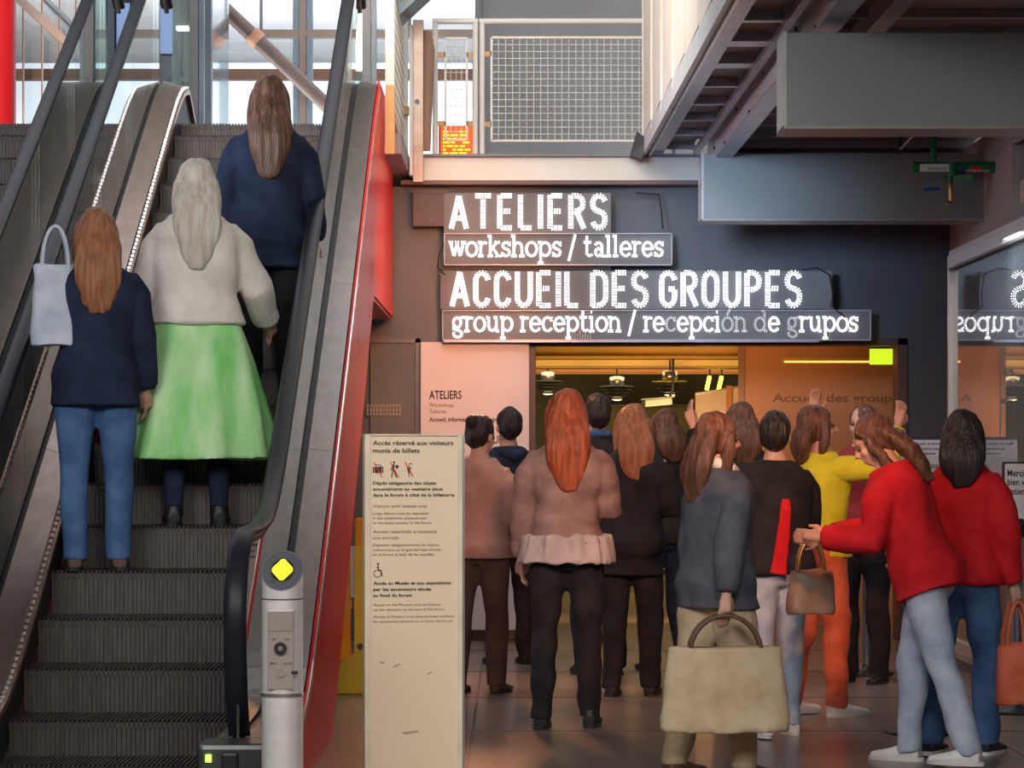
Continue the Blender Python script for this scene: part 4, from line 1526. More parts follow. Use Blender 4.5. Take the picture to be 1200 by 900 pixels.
# pendant lamps of stacked dark discs
for j, (px, py, D_, lab) in enumerate(((723, 452, 25.0, 'dark disc pendant lamp, left one of two in the inner room'), (785, 446, 24.0, 'dark disc pendant lamp with a yellow top rim in the inner room'),
                                       (642, 446, 26.0, 'dark pendant lamp at the far left of the inner room'))):
    t = thing('pendant_lamp', lab, 'lamp', tuple(P(px, py, D_)), 0, None)
    for q in range(4):
        r = .16 - q * .025
        MB().lathe([(r * .6, 0), (r, .006), (r, .014), (r * .6, .02)], (0, 0, -.02 - q * .03), 24).build('disc', mat('yellow_rim', (.70, .55, .05), .4) if (q == 0 and j == 1) else STEEL_DK, t)
    MB().lathe([(.05, 0), (.07, .02), (.07, .08), (.03, .09)], (0, 0, 0), 16).build('lamp_cap', STEEL_BR, t)
    MB().tube([(0, 0, .09), (0, 0, 2.50 - PZ(py, D_))], .008, 6).build('cord', BLACK, t)
    MB().lathe([(.02, 0), (.05, .01)], (0, 0, -.14), 16).build('bulb', emitter('warm_bulb', (1, .75, .3), 5), t)
t = thing('wall_lamp', 'olive round wall lamp at the top of the doorway view', 'lamp', tuple(P(738, 416, 23.0)))
MB().lathe([(.10, -.02), (.115, 0), (.10, .03), (.02, .05)], (0, 0, 0), 24).build('shade', mat('olive_shade', (.36, .32, .12), .5), t)
MB().tube([(0, 0, .04), (0, 0, 2.50 - PZ(416, 23.0))], .01, 6).build('stem', BLACK, t)
# cctv camera
t = thing('security_camera', 'pale security camera pointing left inside the doorway', 'camera', tuple(P(780, 470, 21.5)))
MB().bar((.05, 0, 0), (-.17, -.03, -.02), .06, .055).build('camera_body', mat('camera_grey', (.50, .48, .42), .4), t, bevel=.008)
MB().bar((-.17, -.03, -.02), (-.20, -.034, -.023), .045, .04).build('lens_hood', BLACK, t)
MB().bar((.07, 0, .035), (-.20, -.034, .012), .075, .006).build('sun_shield', mat('camera_grey', (.50, .48, .42)), t)
MB().tube([(.02, 0, 0), (.06, 0, .1), (.06, 0, 2.50 - PZ(470, 21.5))], .012, 8).build('bracket', STEEL_DK, t)
# yellow strip lights
for px, a, lab in ((828, 0, 'left one of two short yellow light tubes in the inner room'), (842, 0, 'right one of two short yellow light tubes in the inner room')):
    t = thing('light_tube', lab, 'lamp', tuple(P(px, 457, 25.0)))
    MB().bar((0, 0, 0), (.03, 0, .13), .035, .035).build('tube', emitter('yellow_tube', (1, .85, .05), 5), t)
    MB().tube([(.03, 0, .13), (.03, 0, 2.50 - PZ(457, 25.0))], .008, 6).build('cord', BLACK, t)
t = thing('exit_light', 'lime green lit sign box at the upper right corner of the doorway', 'sign', tuple(P(1020, 427, 20.3)))
MB().box(0, PX(1051, 20.3) - PX(1020, 20.3), 0, .05, 0, .12).build('lit_box', emitter('lime_light', (.62, .85, .02), 1.1), t, bevel=.004)
MB().box(-.01, .21, -.004, .06, .12, .13).build('top_casing', STEEL_DK, t)
MB().tube([(.1, .03, .13), (.1, .03, 2.50 - PZ(427, 20.3))], .01, 6).build('hanger', STEEL_DK, t)
t = thing('strip_light', 'thin warm light strip under the soffit left of the lime sign', 'lamp', tuple(P(919, 425, 21.0)))
MB().box(0, .75, 0, .05, 0, .014).build('lit_strip', emitter('warm_strip', (1, .45, .1), 3), t)
MB().box(-.02, .77, -.01, .06, .014, .04).build('casing', OC, t)
MB().tube([(.4, .03, .04), (.4, .03, 2.50 - PZ(425, 21.0))], .01, 6).build('hanger', STEEL_DK, t)
# counter wall "Accueil des groupes"
D = 21.0
cw = thing('reception_screen', 'orange screen wall lettered Accueil des groupes inside the doorway', 'screen', (PX(872, D), D, 0))
MB().box(0, PX(1120, D) - PX(872, D), 0, .08, 0, 2.25).build('board', OM, cw, bevel=.004)
MB().box(-.04, .0, -.01, .09, 0, 2.25).build('edge_post', mat('brown_post', (.26, .12, .07), .5), cw)
o = text_mesh('lettering', 'Accueil des groupes', 10 / F * D, (1062 - 905) / F * D, .02, mat('brown_lettering', (.20, .07, .02), .6), cw)
o.location = (PX(905, D) - PX(872, D), -.002, PZ(471, D))
D = 22.5
t = thing('partition', 'pinkish low partition with a sloping pale top edge inside the doorway', 'partition', (PX(815, D), D, 0))
MB().add([(0, 0, 0), (.6, 0, 0), (.6, .05, 0), (0, .05, 0), (0, 0, PZ(462, D)), (.6, 0, PZ(448, D)), (.6, .05, PZ(448, D)), (0, .05, PZ(462, D))],
         [(0, 3, 2, 1), (4, 5, 6, 7), (0, 1, 5, 4), (1, 2, 6, 5), (2, 3, 7, 6), (3, 0, 4, 7)]).build('panel', mat('pink_panel', (.55, .38, .30), .5), t)
MB().bar((0, .02, PZ(462, D)), (.6, .02, PZ(448, D)), .07, .02).build('cap_rail', STEEL_BR, t)
for a in (.26, .40):
    MB().box(a, a + .05, -.02, .07, 0, PZ(452, D)).build('post', OM, t)
D = 28.5
t = thing('notice_shelf', 'dull yellow low unit along the far wall of the inner room', 'cabinet', (PX(700, D), D, 0))
MB().box(0, 1.0, 0, .5, 0, PZ(476, D)).build('body', mat('mustard', (.24, .21, .06), .5), t, bevel=.01)
MB().box(-.02, 1.02, -.02, .52, PZ(476, D), PZ(474, D)).build('top', STEEL_DK, t)
area('inner_lamp', (1.2, 25.5, 2.3), (1.2, 25.6, 0), 3, 60, (1, .80, .42))
area('inner_up_lamp', (.9, 21.0, .9), (1.0, 24.5, 2.6), 1.6, 55, (1, .66, .25))
area('inner_orange_lamp', (1.9, 20.2, 2.1), (1.9, 21.4, 1.2), 1.2, 5, (1, .55, .2))
# ------------------------------------------------------------------ people
RM = []


def remesh(V, Fs, voxel, smooth=2, name='m'):
    me = bpy.data.meshes.new(name)
    me.from_pydata([tuple(v) for v in V], [], Fs)
    o = bpy.data.objects.new('tmp', me)
    COL.objects.link(o)
    r = o.modifiers.new('r', 'REMESH')
    r.mode = 'VOXEL'
    r.voxel_size = voxel
    r.use_smooth_shade = True
    if smooth:
        s = o.modifiers.new('s', 'SMOOTH')
        s.factor = .5
        s.iterations = smooth
    dg = bpy.context.evaluated_depsgraph_get()
    out = bpy.data.meshes.new_from_object(o.evaluated_get(dg))
    bpy.data.objects.remove(o)
    bpy.data.meshes.remove(me)
    out.name = name
    out.materials.clear()
    return out


def folds(me, amp, k, seed=0, n=9, zmask=None):
    """cloth or hair relief: a sum of slanted waves pushed along the normals"""
    rs = np.random.RandomState(seed)
    N = len(me.vertices)
    co = np.zeros(N * 3)
    me.vertices.foreach_get('co', co)
    co = co.reshape(-1, 3)
    no = np.zeros(N * 3)
    me.vertices.foreach_get('normal', no)
    no = no.reshape(-1, 3)
    d = np.zeros(N)
    for i in range(n):
        kk_ = rs.normal(size=3) * np.array(k) * rs.uniform(.5, 1.6)
        d += np.sin(co @ kk_ + rs.uniform(0, 6.28) + .8 * np.sin(co @ (rs.normal(size=3) * 9)))
    d *= amp / math.sqrt(n)
    if zmask is not None:
        d *= np.clip((zmask - co[:, 2]) * 8 + .3, .25, 1)
    co = co + no * d[:, None]
    me.vertices.foreach_set('co', co.ravel())
    me.update()


class Shape:
    def __init__(s):
        s.V = []
        s.F = []

    def add(s, V, Fs):
        b = len(s.V)
        s.V += V
        s.F += [tuple(i + b for i in f) for f in Fs]

    def ell(s, c, r, M=None, nu=14, nv=9):
        c = Vector(c)
        V = []
        for j in range(1, nv):
            ph = math.pi * j / nv
            for i in range(nu):
                a = 2 * math.pi * i / nu
                V.append(c + Vector((r[0] * math.sin(ph) * math.cos(a), r[1] * math.sin(ph) * math.sin(a), r[2] * math.cos(ph))))
        V.append(c + Vector((0, 0, r[2])))
        V.append(c - Vector((0, 0, r[2])))
        Fs = []
        for j in range(nv - 2):
            for i in range(nu):
                Fs.append((j * nu + i, (j + 1) * nu + i, (j + 1) * nu + (i + 1) % nu, j * nu + (i + 1) % nu))
        T = len(V) - 2
        for i in range(nu):
            Fs.append((T, i, (i + 1) % nu))
            Fs.append((T + 1, (nv - 2) * nu + (i + 1) % nu, (nv - 2) * nu + i))
        if M:
            V = [M @ v for v in V]
        s.add(V, Fs)

    def limb(s, pts, rad, n=12, M=None):
        """tapered tube with round ends; rad entries r or (r_side, r_depth)"""
        pts = [Vector(p) for p in pts]
        m = len(pts)
        t = (pts[1] - pts[0]).normalized()
        x = Vector((1, 0, 0))
        if abs(t.x) > .9:
            x = Vector((0, 1, 0))
        V = []
        for i, p in enumerate(pts):
            t = (pts[min(i + 1, m - 1)] - pts[max(i - 1, 0)]).normalized()
            x = (x - t * x.dot(t)).normalized()
            y = t.cross(x)
            r = rad[i] if isinstance(rad[i], tuple) else (rad[i], rad[i])
            V += [p + x * r[0] * math.cos(2 * math.pi * k / n) + y * r[1] * math.sin(2 * math.pi * k / n) for k in range(n)]
        Fs = []
        for i in range(m - 1):
            for k in range(n):
                Fs.append((i * n + k, i * n + (k + 1) % n, (i + 1) * n + (k + 1) % n, (i + 1) * n + k))
        Fs.append(tuple(range(n))[::-1])
        Fs.append(tuple(range((m - 1) * n, m * n)))
        if M:
            V = [M @ v for v in V]
        s.add(V, Fs)

    def loft(s, rings, n=24, M=None, ripple=None):
        """rings (cx, cy, z, a, b)"""
        V = []
        for q, (cx_, cy_, z, a, b) in enumerate(rings):
            for k in range(n):
                t = 2 * math.pi * k / n
                e = 1
                if ripple:
                    e = 1 + ripple[0] * q / len(rings) * math.sin(ripple[1] * t + q * .25)
                V.append(Vector((cx_ + a * e * math.copysign(abs(math.cos(t)) ** .85, math.cos(t)), cy_ + b * e * math.copysign(abs(math.sin(t)) ** .85, math.sin(t)), z)))
        Fs = []
        m = len(rings)
        for i in range(m - 1):
            for k in range(n):
                Fs.append((i * n + k, i * n + (k + 1) % n, (i + 1) * n + (k + 1) % n, (i + 1) * n + k))
        Fs.append(tuple(range(n))[::-1])
        Fs.append(tuple(range((m - 1) * n, m * n)))
        if M:
            V = [M @ v for v in V]
        s.add(V, Fs)


TORSO = [(0, 0, .80, .10, .085), (0, -.01, .86, .165, .115), (0, -.015, .92, .172, .118), (0, -.005, 1.0, .150, .102), (0, .0, 1.08, .132, .092),
         (0, .0, 1.18, .142, .100), (0, .005, 1.28, .158, .112), (0, .0, 1.345, .160, .106), (0, -.005, 1.395, .132, .088), (0, -.008, 1.43, .090, .070), (0, -.006, 1.455, .064, .060),
         (0, .0, 1.49, .052, .054), (0, .008, 1.55, .050, .054)]

HANG = ((.22, .06, -1), (.06, .28, -1))
SKIN = mat('skin', (.56, .32, .23), .5, 0, .08, 12)


def fmat(name, c, c2=None, rough=.85, var=.25, scale=9, stretch=(1, 1, 1), bump=.25):
    return mat(name, c, rough, 0, var, scale, bump=bump, bscale=60, stretch=stretch, color2=c2, spec=.25)


def hairmat(name, c, c2):
    return mat(name, c, .38, 0, .3, 16, bump=.5, bscale=45, stretch=(3, 3, .35), color2=c2, spec=.4)


def person(label, loc, H=1.7, yaw=0., lean=0., lean_side=0., head=(0, 0), arms=(HANG, HANG), stride=.0, stance=.0,
           hair='long', hair_len=.35, hair_mat=None, top=None, top_len=.86, top_fat=.02, sleeve='long', bottom=None, bottom_kind='trousers',
           skirt_len=.5, skirt_w=1.25, shoe=None, shoe_col2=None, extra=None, group=None, seed=1, vox=.011, legfat=1.0, hood=None, collar=None, hem=None, sweater_neck=False):
    s = H / 1.7
    t = thing('person', label, 'person', loc, yaw, group)
    piv = Vector((0, 0, .92))
    T = Matrix.Translation(piv) @ Matrix.Rotation(-lean, 4, 'X') @ Matrix.Rotation(lean_side, 4, 'Y') @ Matrix.Translation(-piv)
    npv = Vector((0, 0, 1.46))
    Hm = T @ Matrix.Translation(npv) @ Matrix.Rotation(head[0], 4, 'Z') @ Matrix.Rotation(head[1], 4, 'X') @ Matrix.Translation(-npv)
    Sc = Matrix.Scale(s, 4)

    def sc(V): return [(v * s) for v in V]
    # legs
    L = []
    for side in (-1, 1):
        st = stride * side
        hip = Vector((side * .088, -.005, .90))
        th = Vector((side * (.03 + stance), st, -1)).normalized()
        sh = Vector((side * (.01 + stance * .6), st - .10 if st <= 0 else st * .3 - .03, -1)).normalized()
        kn = hip + th * .41
        an = kn + sh * .405
        L.append((hip, kn, an, side))
    low = min(l[2].z for l in L)
    dz = .075 - low            # lift so that the lower ankle stands at the right height
    # arms
    A = []
    for side, (ud, fd) in zip((-1, 1), arms):
        shd = T @ Vector((side * .160, -.005, 1.365))
        u = Vector((side * ud[0], ud[1], ud[2])).normalized()
        f = Vector((side * fd[0], fd[1], fd[2])).normalized()
        el = shd + u * .275
        wr = el + f * .245
        A.append((shd, el, wr, u, f, side))
    B = Shape()
    tk = .93 if top else 1
    B.loft([(a, b, c, d * tk if c < 1.4 else d, e * tk if c < 1.4 else e) for a, b, c, d, e in TORSO], M=T)
    lk = .84 if bottom else 1
    for hip, kn, an, side in L:
        c = kn + (an - kn) * .28 + Vector((0, -.018, 0))
        B.limb([hip + Vector((0, 0, .03)), hip.lerp(kn, .35), hip.lerp(kn, .75), kn, c, an.lerp(kn, .3), an, an + Vector((0, .0, -.03))], [.085 * lk, .082 * lk, .062 * lk, .053 * lk, .055 * lk, .042 * lk, .035, .036])
        B.limb([an + Vector((0, -.04, -.035)), an + Vector((0, .02, -.035)), an + Vector((side * .01, .10, -.052)), an + Vector((side * .012, .165, -.058))], [(.03, .032), (.036, .034), (.042, .022), (.030, .014)])
    for shd, el, wr, u, f, side in A:
        B.limb([shd - u * .02, shd + u * .06, shd.lerp(el, .6), el, el.lerp(wr, .3), el.lerp(wr, .75), wr, wr + f * .015], [.042, .044, .040, .034, .037, .030, (.026, .021), (.027, .018)])
        # hand
        nrm = Vector((side, 0, 0))
        nrm = (nrm - f * nrm.dot(f))
        if nrm.length < .2:
            nrm = Vector((0, 0, 1)) - f * f.z
        nrm.normalize()
        ac = f.cross(nrm).normalized()          # across the knuckles
        if ac.y < 0:
            ac = -ac                             # thumb side looks forward
        B.limb([wr, wr + f * .045, wr + f * .085], [(.024, .024), (.036, .024), (.036, .020)], 10)
        pc = wr + f * .045
        B.ell((0, 0, 0), (1, 1, 1), Matrix.Translation(pc) @ Matrix((( *(ac * .040),), (*(f * .050),), (*(nrm * .017),))).transposed().to_4x4(), 10, 7)
        for q, (o_, l_) in enumerate(((.030, .072), (.010, .080), (-.010, .075), (-.029, .060))):
            b0_ = wr + f * .085 + ac * o_
            d1 = (f * .95 - nrm * .25 + ac * o_ * 2).normalized()
            d2 = (f * .75 - nrm * .65).normalized()
            B.limb([b0_ - f * .02, b0_ + d1 * l_ * .5, b0_ + d1 * l_ * .5 + d2 * l_ * .5], [.0095, .0090, .0078], 7)
        tb_ = wr + f * .02 + ac * .028
        B.limb([tb_, tb_ + (ac * .7 + f * .7 - nrm * .2) * .04, tb_ + (ac * .45 + f * .9 - nrm * .4) * .075], [.014, .0115, .009], 7)
    # head
    B.ell((0, -.008, 1.615), (.074, .093, .092), Hm)
    B.ell((0, .022, 1.548), (.056, .066, .070), Hm)
    B.ell((0, .050, 1.505), (.030, .030, .022), Hm)
    B.limb([(0, .080, 1.600), (0, .096, 1.578), (0, .108, 1.558), (0, .088, 1.548)], [.009, .011, .015, .010], 8, Hm)
    B.ell((0, .079, 1.523), (.024, .013, .006), Hm, 8, 6)
    B.ell((0, .078, 1.512), (.020, .013, .007), Hm, 8, 6)
    B.ell((0, .070, 1.612), (.050, .020, .010), Hm, 10, 6)
    for sd in (-1, 1):
        B.ell((sd * .076, -.004, 1.572), (.011, .020, .032), Hm, 8, 7)
        B.ell((sd * .036, .060, 1.556), (.022, .022, .020), Hm, 8, 7)
    LZ = Vector((0, 0, dz))
    me = remesh([(v + LZ) * s for v in B.V], B.F, .0095 * s if vox < .012 else .012 * s, 1, 'body')
    me.materials.append(SKIN)
    o = link('body', me, t)
    # eyes
    for sd in (-1, 1):
        c = (Hm @ Vector((sd * .030, .0765, 1.587)) + LZ) * s
        e = Shape()
        e.ell(c, (.013 * s, .011 * s, .010 * s), None, 10, 7)
        e.ell((Hm @ Vector((sd * .030, .0850, 1.587)) + LZ) * s, (.0055 * s, .004 * s, .0055 * s), None, 8, 6)
        mb = MB()
        mb.add(e.V, e.F, True)
        mb.build('eye', mat('dark_eye', (.10, .07, .05), .2), t, fix=False)

    def cloth(name, S, m_, vx, amp=.006, k=(14, 14, 5), sm=2, z=None, par=t):
        me = remesh([(v + LZ) * s for v in S.V], S.F, vx * s, sm, name)
        if amp:
            folds(me, amp * s, k, seed + len(name), zmask=z)
        me.materials.append(m_)
        return link(name, me, par)
    # trousers or skirt
    if bottom and bottom_kind == 'trousers':
        S = Shape()
        S.loft([(0, 0, .80, .12, .10), (0, -.01, .86, .178, .128), (0, -.015, .92, .184, .130), (0, -.005, 1.0, .162, .114), (0, 0, 1.04, .15, .107)], M=T)
        S.loft([(0, 0, .80, .12, .10), (0, -.01, .86, .178, .128), (0, -.015, .92, .184, .130)])
        for hip, kn, an, side in L:
            S.limb([hip + Vector((0, 0, .02)), hip.lerp(kn, .35), hip.lerp(kn, .75), kn, kn.lerp(an, .35) + Vector((0, -.01, 0)), kn.lerp(an, .75), an + Vector((0, -.005, .0)), an + Vector((0, -.008, -.03))],
                   [q * legfat for q in (.098, .096, .080, .074, .072, .063, .058, .058)])
        cloth('trousers', S, bottom, .014, .007, (10, 10, 16))
    elif bottom:
        S = Shape()
        n_ = 9
        rg = []
        for i in range(n_):
            u = i / (n_ - 1)
            w_ = .152 + (.152 * skirt_w - .152 + .04) * u ** .8
            rg.append((0, 0, 1.04 - skirt_len * u, w_, w_ * .76))
        S.loft(rg, 48, ripple=(.10, 9))
        cloth('skirt', S, bottom, .014, .006, (16, 16, 3))
        S = Shape()
        for hip, kn, an, side in L:
            S.limb([hip, kn, kn.lerp(an, .4), an, an + Vector((0, 0, -.02))], [.088, .058, .058, .042, .042])
        cloth('tights', S, extra or mat('dark_tights', (.03, .03, .04), .7), .012, 0)
    # top
    if top:
        S = Shape()
        f_ = top_fat
        rings = [r for r in TORSO if r[2] > top_len + .02 and r[2] <= 1.46]
        base = []
        zz = top_len
        wv = .172 if top_len < 1 else .15
        base.append((0, 0, zz, wv + f_ * 1.15, wv * .72 + f_ * 1.1))
        rr_ = base + [(a, b, c, d + f_, e + f_) for a, b, c, d, e in rings]
        S.loft(rr_, 28, M=T)
        if sweater_neck:
            S.loft([(0, 0, 1.42, .085, .078), (0, .004, 1.47, .072, .07), (0, .006, 1.50, .066, .066)], M=T)
        for shd, el, wr, u, f, side in A:
            q = .012 + f_ * .5
            if sleeve == 'long':
                S.limb([shd + Vector((-side * .065, 0, -.012)), shd + Vector((-side * .02, 0, .0)) + u * .012, shd + u * .075, shd.lerp(el, .6), el, el.lerp(wr, .5), wr - f * .01], [.030 + q * .8, .040 + q, .047 + q, .044 + q, .042 + q, .036 + q, .030 + q * .8])
            else:
                S.limb([shd - u * .01, shd + u * .06, shd.lerp(el, .75)], [.056 + q, .055 + q, .052 + q])
        tp = cloth('jacket' if f_ > .03 else 'shirt', S, top, .013, .0075, (9, 9, 13))
        if hem:
            S = Shape()
            S.loft([(0, 0, top_len - .09, (wv + f_) * 1.18, (wv * .72 + f_) * 1.18), (0, 0, top_len - .03, (wv + f_) * 1.13, (wv * .72 + f_) * 1.13), (0, 0, top_len + .05, (wv + f_) * 1.06, (wv * .72 + f_) * 1.06)], 40, M=T, ripple=(.12, 13))
            cloth('fringe_hem', S, hem, .010, .007, (60, 60, 6), 1)
        if hood:
            S = Shape()
            S.limb([(-.10, -.02, 1.43), (-.07, -.09, 1.41), (0, -.115, 1.385), (.07, -.09, 1.41), (.10, -.02, 1.43)], [.025, .042, .050, .042, .025], 12, T)
            cloth('hood', S, hood, .012, .004)
        if collar:
            S = Shape()
            S.limb([(-.06, .07, 1.42), (-.085, .0, 1.455), (-.05, -.065, 1.475), (.05, -.065, 1.475), (.085, .0, 1.455), (.06, .07, 1.42)], [.018, .026, .030, .030, .026, .018], 10, T)
            cloth('collar', S, collar, .009, .003)
    # shoes
    for hip, kn, an, side in L:
        sh_ = Shape()
        sh_.limb([an + Vector((0, -.055, -.040)), an + Vector((0, .02, -.035)), an + Vector((side * .010, .10, -.048)), an + Vector((side * .012, .185, -.056))], [(.034, .034), (.042, .040), (.048, .028), (.034, .018)])
        sh_.limb([an + Vector((0, -.01, -.03)), an + Vector((0, -.01, .02))], [.044, .046])
        o = cloth('shoe', sh_, shoe or BLACK, .008, 0, sm=1)
        so = Shape()
        so.loft([(an.x + side * .006, an.y + .062, an.z - .077, .046, .135), (an.x + side * .006, an.y + .062, an.z - .058, .047, .137)], 20)
        mb = MB()
        mb.add([(v + LZ) * s for v in so.V], so.F, False)
        mb.build('sole', shoe_col2 or mat('white_sole', (.7, .7, .68), .6), o)
    # hair
    hm_ = hair_mat
    S = Shape()
    S.ell((0, -.020, 1.625), (.084, .098, .094), Hm, 16, 10)
    S.ell((0, -.045, 1.590), (.080, .072, .090), Hm, 16, 10)
    if hair in ('long', 'bob'):
        for sd in (-1, 1):
            S.limb([(sd * .060, .035, 1.66), (sd * .083, .02, 1.60), (sd * .086, .005, 1.53), (sd * .082, -.01, 1.53 - hair_len * .35), (sd * .075, -.03, 1.53 - hair_len * .75)], [.022, .026, .030, .030, .016], 10, Hm)
        n_ = 7
        rg = []
        for i in range(n_):
            u = i / (n_ - 1)
            rg.append((0, -.055 - (.045 + top_fat * .75) * math.sin(min(1, u * 1.6) * 1.57) + .0 * u, 1.62 - (hair_len + .09) * u, .088 + .028 * math.sin(u * 3.0) - .052 * u ** 4, .050 - .022 * u ** 2))
        S.loft(rg[::-1], 24, M=Hm)
    elif hair == 'bun':
        S.ell((0, -.105, 1.66), (.045, .042, .045), Hm)
    elif hair == 'pony':
        S.limb([(0, -.10, 1.66), (0, -.15, 1.63), (0, -.155, 1.55), (0, -.13, 1.66 - hair_len)], [.025, .034, .034, .012], 10, Hm)
    me = remesh([(v + LZ) * s for v in S.V], S.F, .010 * s, 2, 'hair')
    folds(me, .0045 * s, (70, 70, 5), seed + 3, 10)
    me.materials.append(hm_)
    link('hair', me, t)
    t['arm_data'] = 0
    del t['arm_data']
    M = Matrix.Translation(Vector(loc)) @ Matrix.Rotation(yaw, 4, 'Z')
    return t, [(M @ ((a[2] + a[4] * .09 + LZ) * s)) for a in A], M, s, dz


def ground_D(py):
    return F * CAMH / (py - HZ)


# colours
H_AUB = hairmat('auburn_hair', (.20, .045, .02), (.48, .13, .055))
H_BR = hairmat('brown_hair', (.06, .028, .018), (.19, .09, .055))
H_GIN = hairmat('ginger_hair', (.22, .08, .035), (.42, .19, .09))
H_DK = hairmat('dark_hair', (.010, .008, .008), (.04, .028, .025))
H_BLD = hairmat('ash_blond_hair', (.52, .46, .38), (.78, .74, .68))
C_BLACK = fmat('black_cloth', (.012, .012, .015), (.03, .028, .032))
C_NAVY = fmat('navy_cloth', (.012, .018, .042), (.024, .036, .078))
C_MAUVE = fmat('mauve_blouse', (.20, .125, .11), (.36, .25, .235))
C_LACE = fmat('grey_lace', (.42, .36, .36), (.58, .52, .52))
C_PINK = fmat('dusty_pink_knit', (.36, .20, .165), (.48, .29, .24))
C_GREY = fmat('slate_grey_jacket', (.06, .065, .085), (.12, .13, .16))
C_WHITE = fmat('off_white_cloth', (.70, .68, .63), (.86, .84, .80))
C_CREAM = fmat('cream_cloth', (.72, .68, .62), (.90, .87, .82))
C_GREEN = fmat('light_green_cloth', (.17, .70, .14), (.66, .95, .56), scale=4, stretch=(2, 2, .5))
C_JEAN = fmat('blue_denim', (.04, .09, .22), (.09, .19, .38))
C_LJEAN = fmat('pale_denim', (.26, .33, .46), (.48, .55, .66))
C_BEIGE = fmat('beige_cotton', (.46, .34, .20), (.62, .50, .34))
C_RED = fmat('red_jacket_cloth', (.46, .008, .012), (.66, .02, .03))
C_YEL = fmat('yellow_cotton', (.62, .60, .02), (.82, .80, .06))
C_CORAL = fmat('coral_cloth', (.62, .12, .06), (.80, .22, .13))
C_BROWN = fmat('brown_cloth', (.09, .045, .035), (.15, .08, .06))
C_PBLUE = fmat('pale_blue_cloth', (.42, .50, .64), (.66, .72, .82))
C_WINE = fmat('wine_cloth', (.16, .02, .025), (.26, .04, .045))
S_WHITE = mat('white_leather', (.74, .74, .73), .45)
S_BR = mat('brown_leather', (.12, .06, .04), .45)
DS = mat('dark_sole', (.03, .03, .03), .6)

R_ = math.radians


def at(px, py_feet):
    D = ground_D(py_feet)
    return (PX(px, D), D, 0)


def hgt(py_feet, py_top):
    return (py_feet - py_top) / F * ground_D(py_feet)


HOLD = ((.25, .15, -1), (.05, 1, -.25))
HOLD_IN = ((.20, .25, -1), (-.75, .8, -.1))
UP = ((.35, .75, .25), (-.15, .35, 1))
PHONE = ((.25, .55, -.8), (-.35, .75, .65))

# queue
person('person with long auburn hair and mauve blouse with pale lace hem over black trousers', at(664, 852), hgt(852, 456), yaw=R_(-6),
       hair='long', hair_len=.33, hair_mat=H_AUB, top=C_MAUVE, top_len=.93, top_fat=.034, bottom=C_BLACK, shoe=BLACK, shoe_col2=DS, hem=C_LACE, stride=.05, stance=.02, seed=3, head=(R_(8), 0), arms=(HANG, HOLD_IN))
person('person with dark bun and dusty pink top half hidden behind the beige totem', at(562, 812), hgt(812, 487), yaw=R_(-20),
       hair='bun', hair_mat=H_DK, top=C_PINK, top_len=.84, top_fat=.034, bottom=C_BROWN, shoe=S_BR, shoe_col2=DS, stride=.08, seed=5, head=(R_(-18), R_(-8)), arms=(HANG, HOLD))
person('person in dark navy coat standing before the ATELIERS wall panel', at(596, 778), hgt(778, 478), yaw=R_(15),
       hair='short', hair_mat=H_DK, top=C_NAVY, top_len=.74, top_fat=.034, bottom=C_BLACK, shoe=BLACK, shoe_col2=DS, seed=7, vox=.013, hood=C_NAVY)
person('person with short dark hair and blue collar in the doorway behind the auburn hair', at(700, 790), hgt(790, 462), yaw=R_(10),
       hair='short', hair_mat=H_DK, top=C_BLACK, top_len=.84, top_fat=.032, bottom=C_NAVY, shoe=BLACK, shoe_col2=DS, seed=9, vox=.013, collar=C_JEAN)
p_gin = person('person with ginger hair in black coat right of the auburn haired one', at(741, 815), hgt(815, 474), yaw=R_(-12),
       hair='long', hair_len=.26, hair_mat=H_GIN, top=C_BLACK, top_len=.72, top_fat=.034, bottom=C_BLACK, shoe=BLACK, shoe_col2=DS, seed=11, stride=.06, head=(R_(20), 0), arms=(HANG, HOLD_IN))
person('person with brown bob in black cardigan deep in the queue by the doorway', at(778, 785), hgt(785, 480), yaw=R_(24),
       hair='bob', hair_len=.16, hair_mat=H_BR, top=C_BLACK, top_len=.84, top_fat=.03, bottom=C_NAVY, shoe=BLACK, shoe_col2=DS, seed=13, vox=.013)
p_grey = person('person in slate grey jacket and beige trousers holding a big beige bag', at(842, 912), hgt(912, 482), yaw=R_(-52),
                hair='long', hair_len=.24, hair_mat=H_BR, top=C_GREY, top_len=.80, top_fat=.034, bottom=C_BEIGE, shoe=S_BR, shoe_col2=DS, seed=15, stride=.16, collar=C_WHITE, legfat=1.12,
                head=(R_(-14), 0), arms=(((.12, .05, -1), (.02, .22, -1)), ((.22, -.50, -1), (.10, -.18, -1))))
person('person in dark coat with ash brown hair behind the grey jacket', at(868, 800), hgt(800, 472), yaw=R_(6),
       hair='long', hair_len=.2, hair_mat=H_BR, top=C_BLACK, top_len=.70, top_fat=.034, bottom=C_BLACK, shoe=BLACK, shoe_col2=DS, seed=17, vox=.013)
person('person in black jacket with a red scarf end on the back, one hand raised', at(908, 862), hgt(862, 482), yaw=R_(14),
       hair='short', hair_mat=H_DK, top=C_BLACK, top_len=.86, top_fat=.036, bottom=C_LJEAN, shoe=S_WHITE, seed=19, stride=.12, arms=(((.35, .5, .1), (.15, .35, 1)), HOLD_IN), head=(R_(-20), 0))
person('person in yellow top lifting an arm to the head beside the red jacket', at(962, 838), hgt(838, 474), yaw=R_(-62),
       hair='bob', hair_len=.12, hair_mat=H_BR, top=C_YEL, top_len=.88, top_fat=.022, bottom=C_CORAL, shoe=S_WHITE, seed=21, stride=.10, arms=(((.55, .55, .15), (.1, .1, 1)), ((.5, .75, .0), (-.1, .35, 1))), head=(R_(-15), R_(8)))
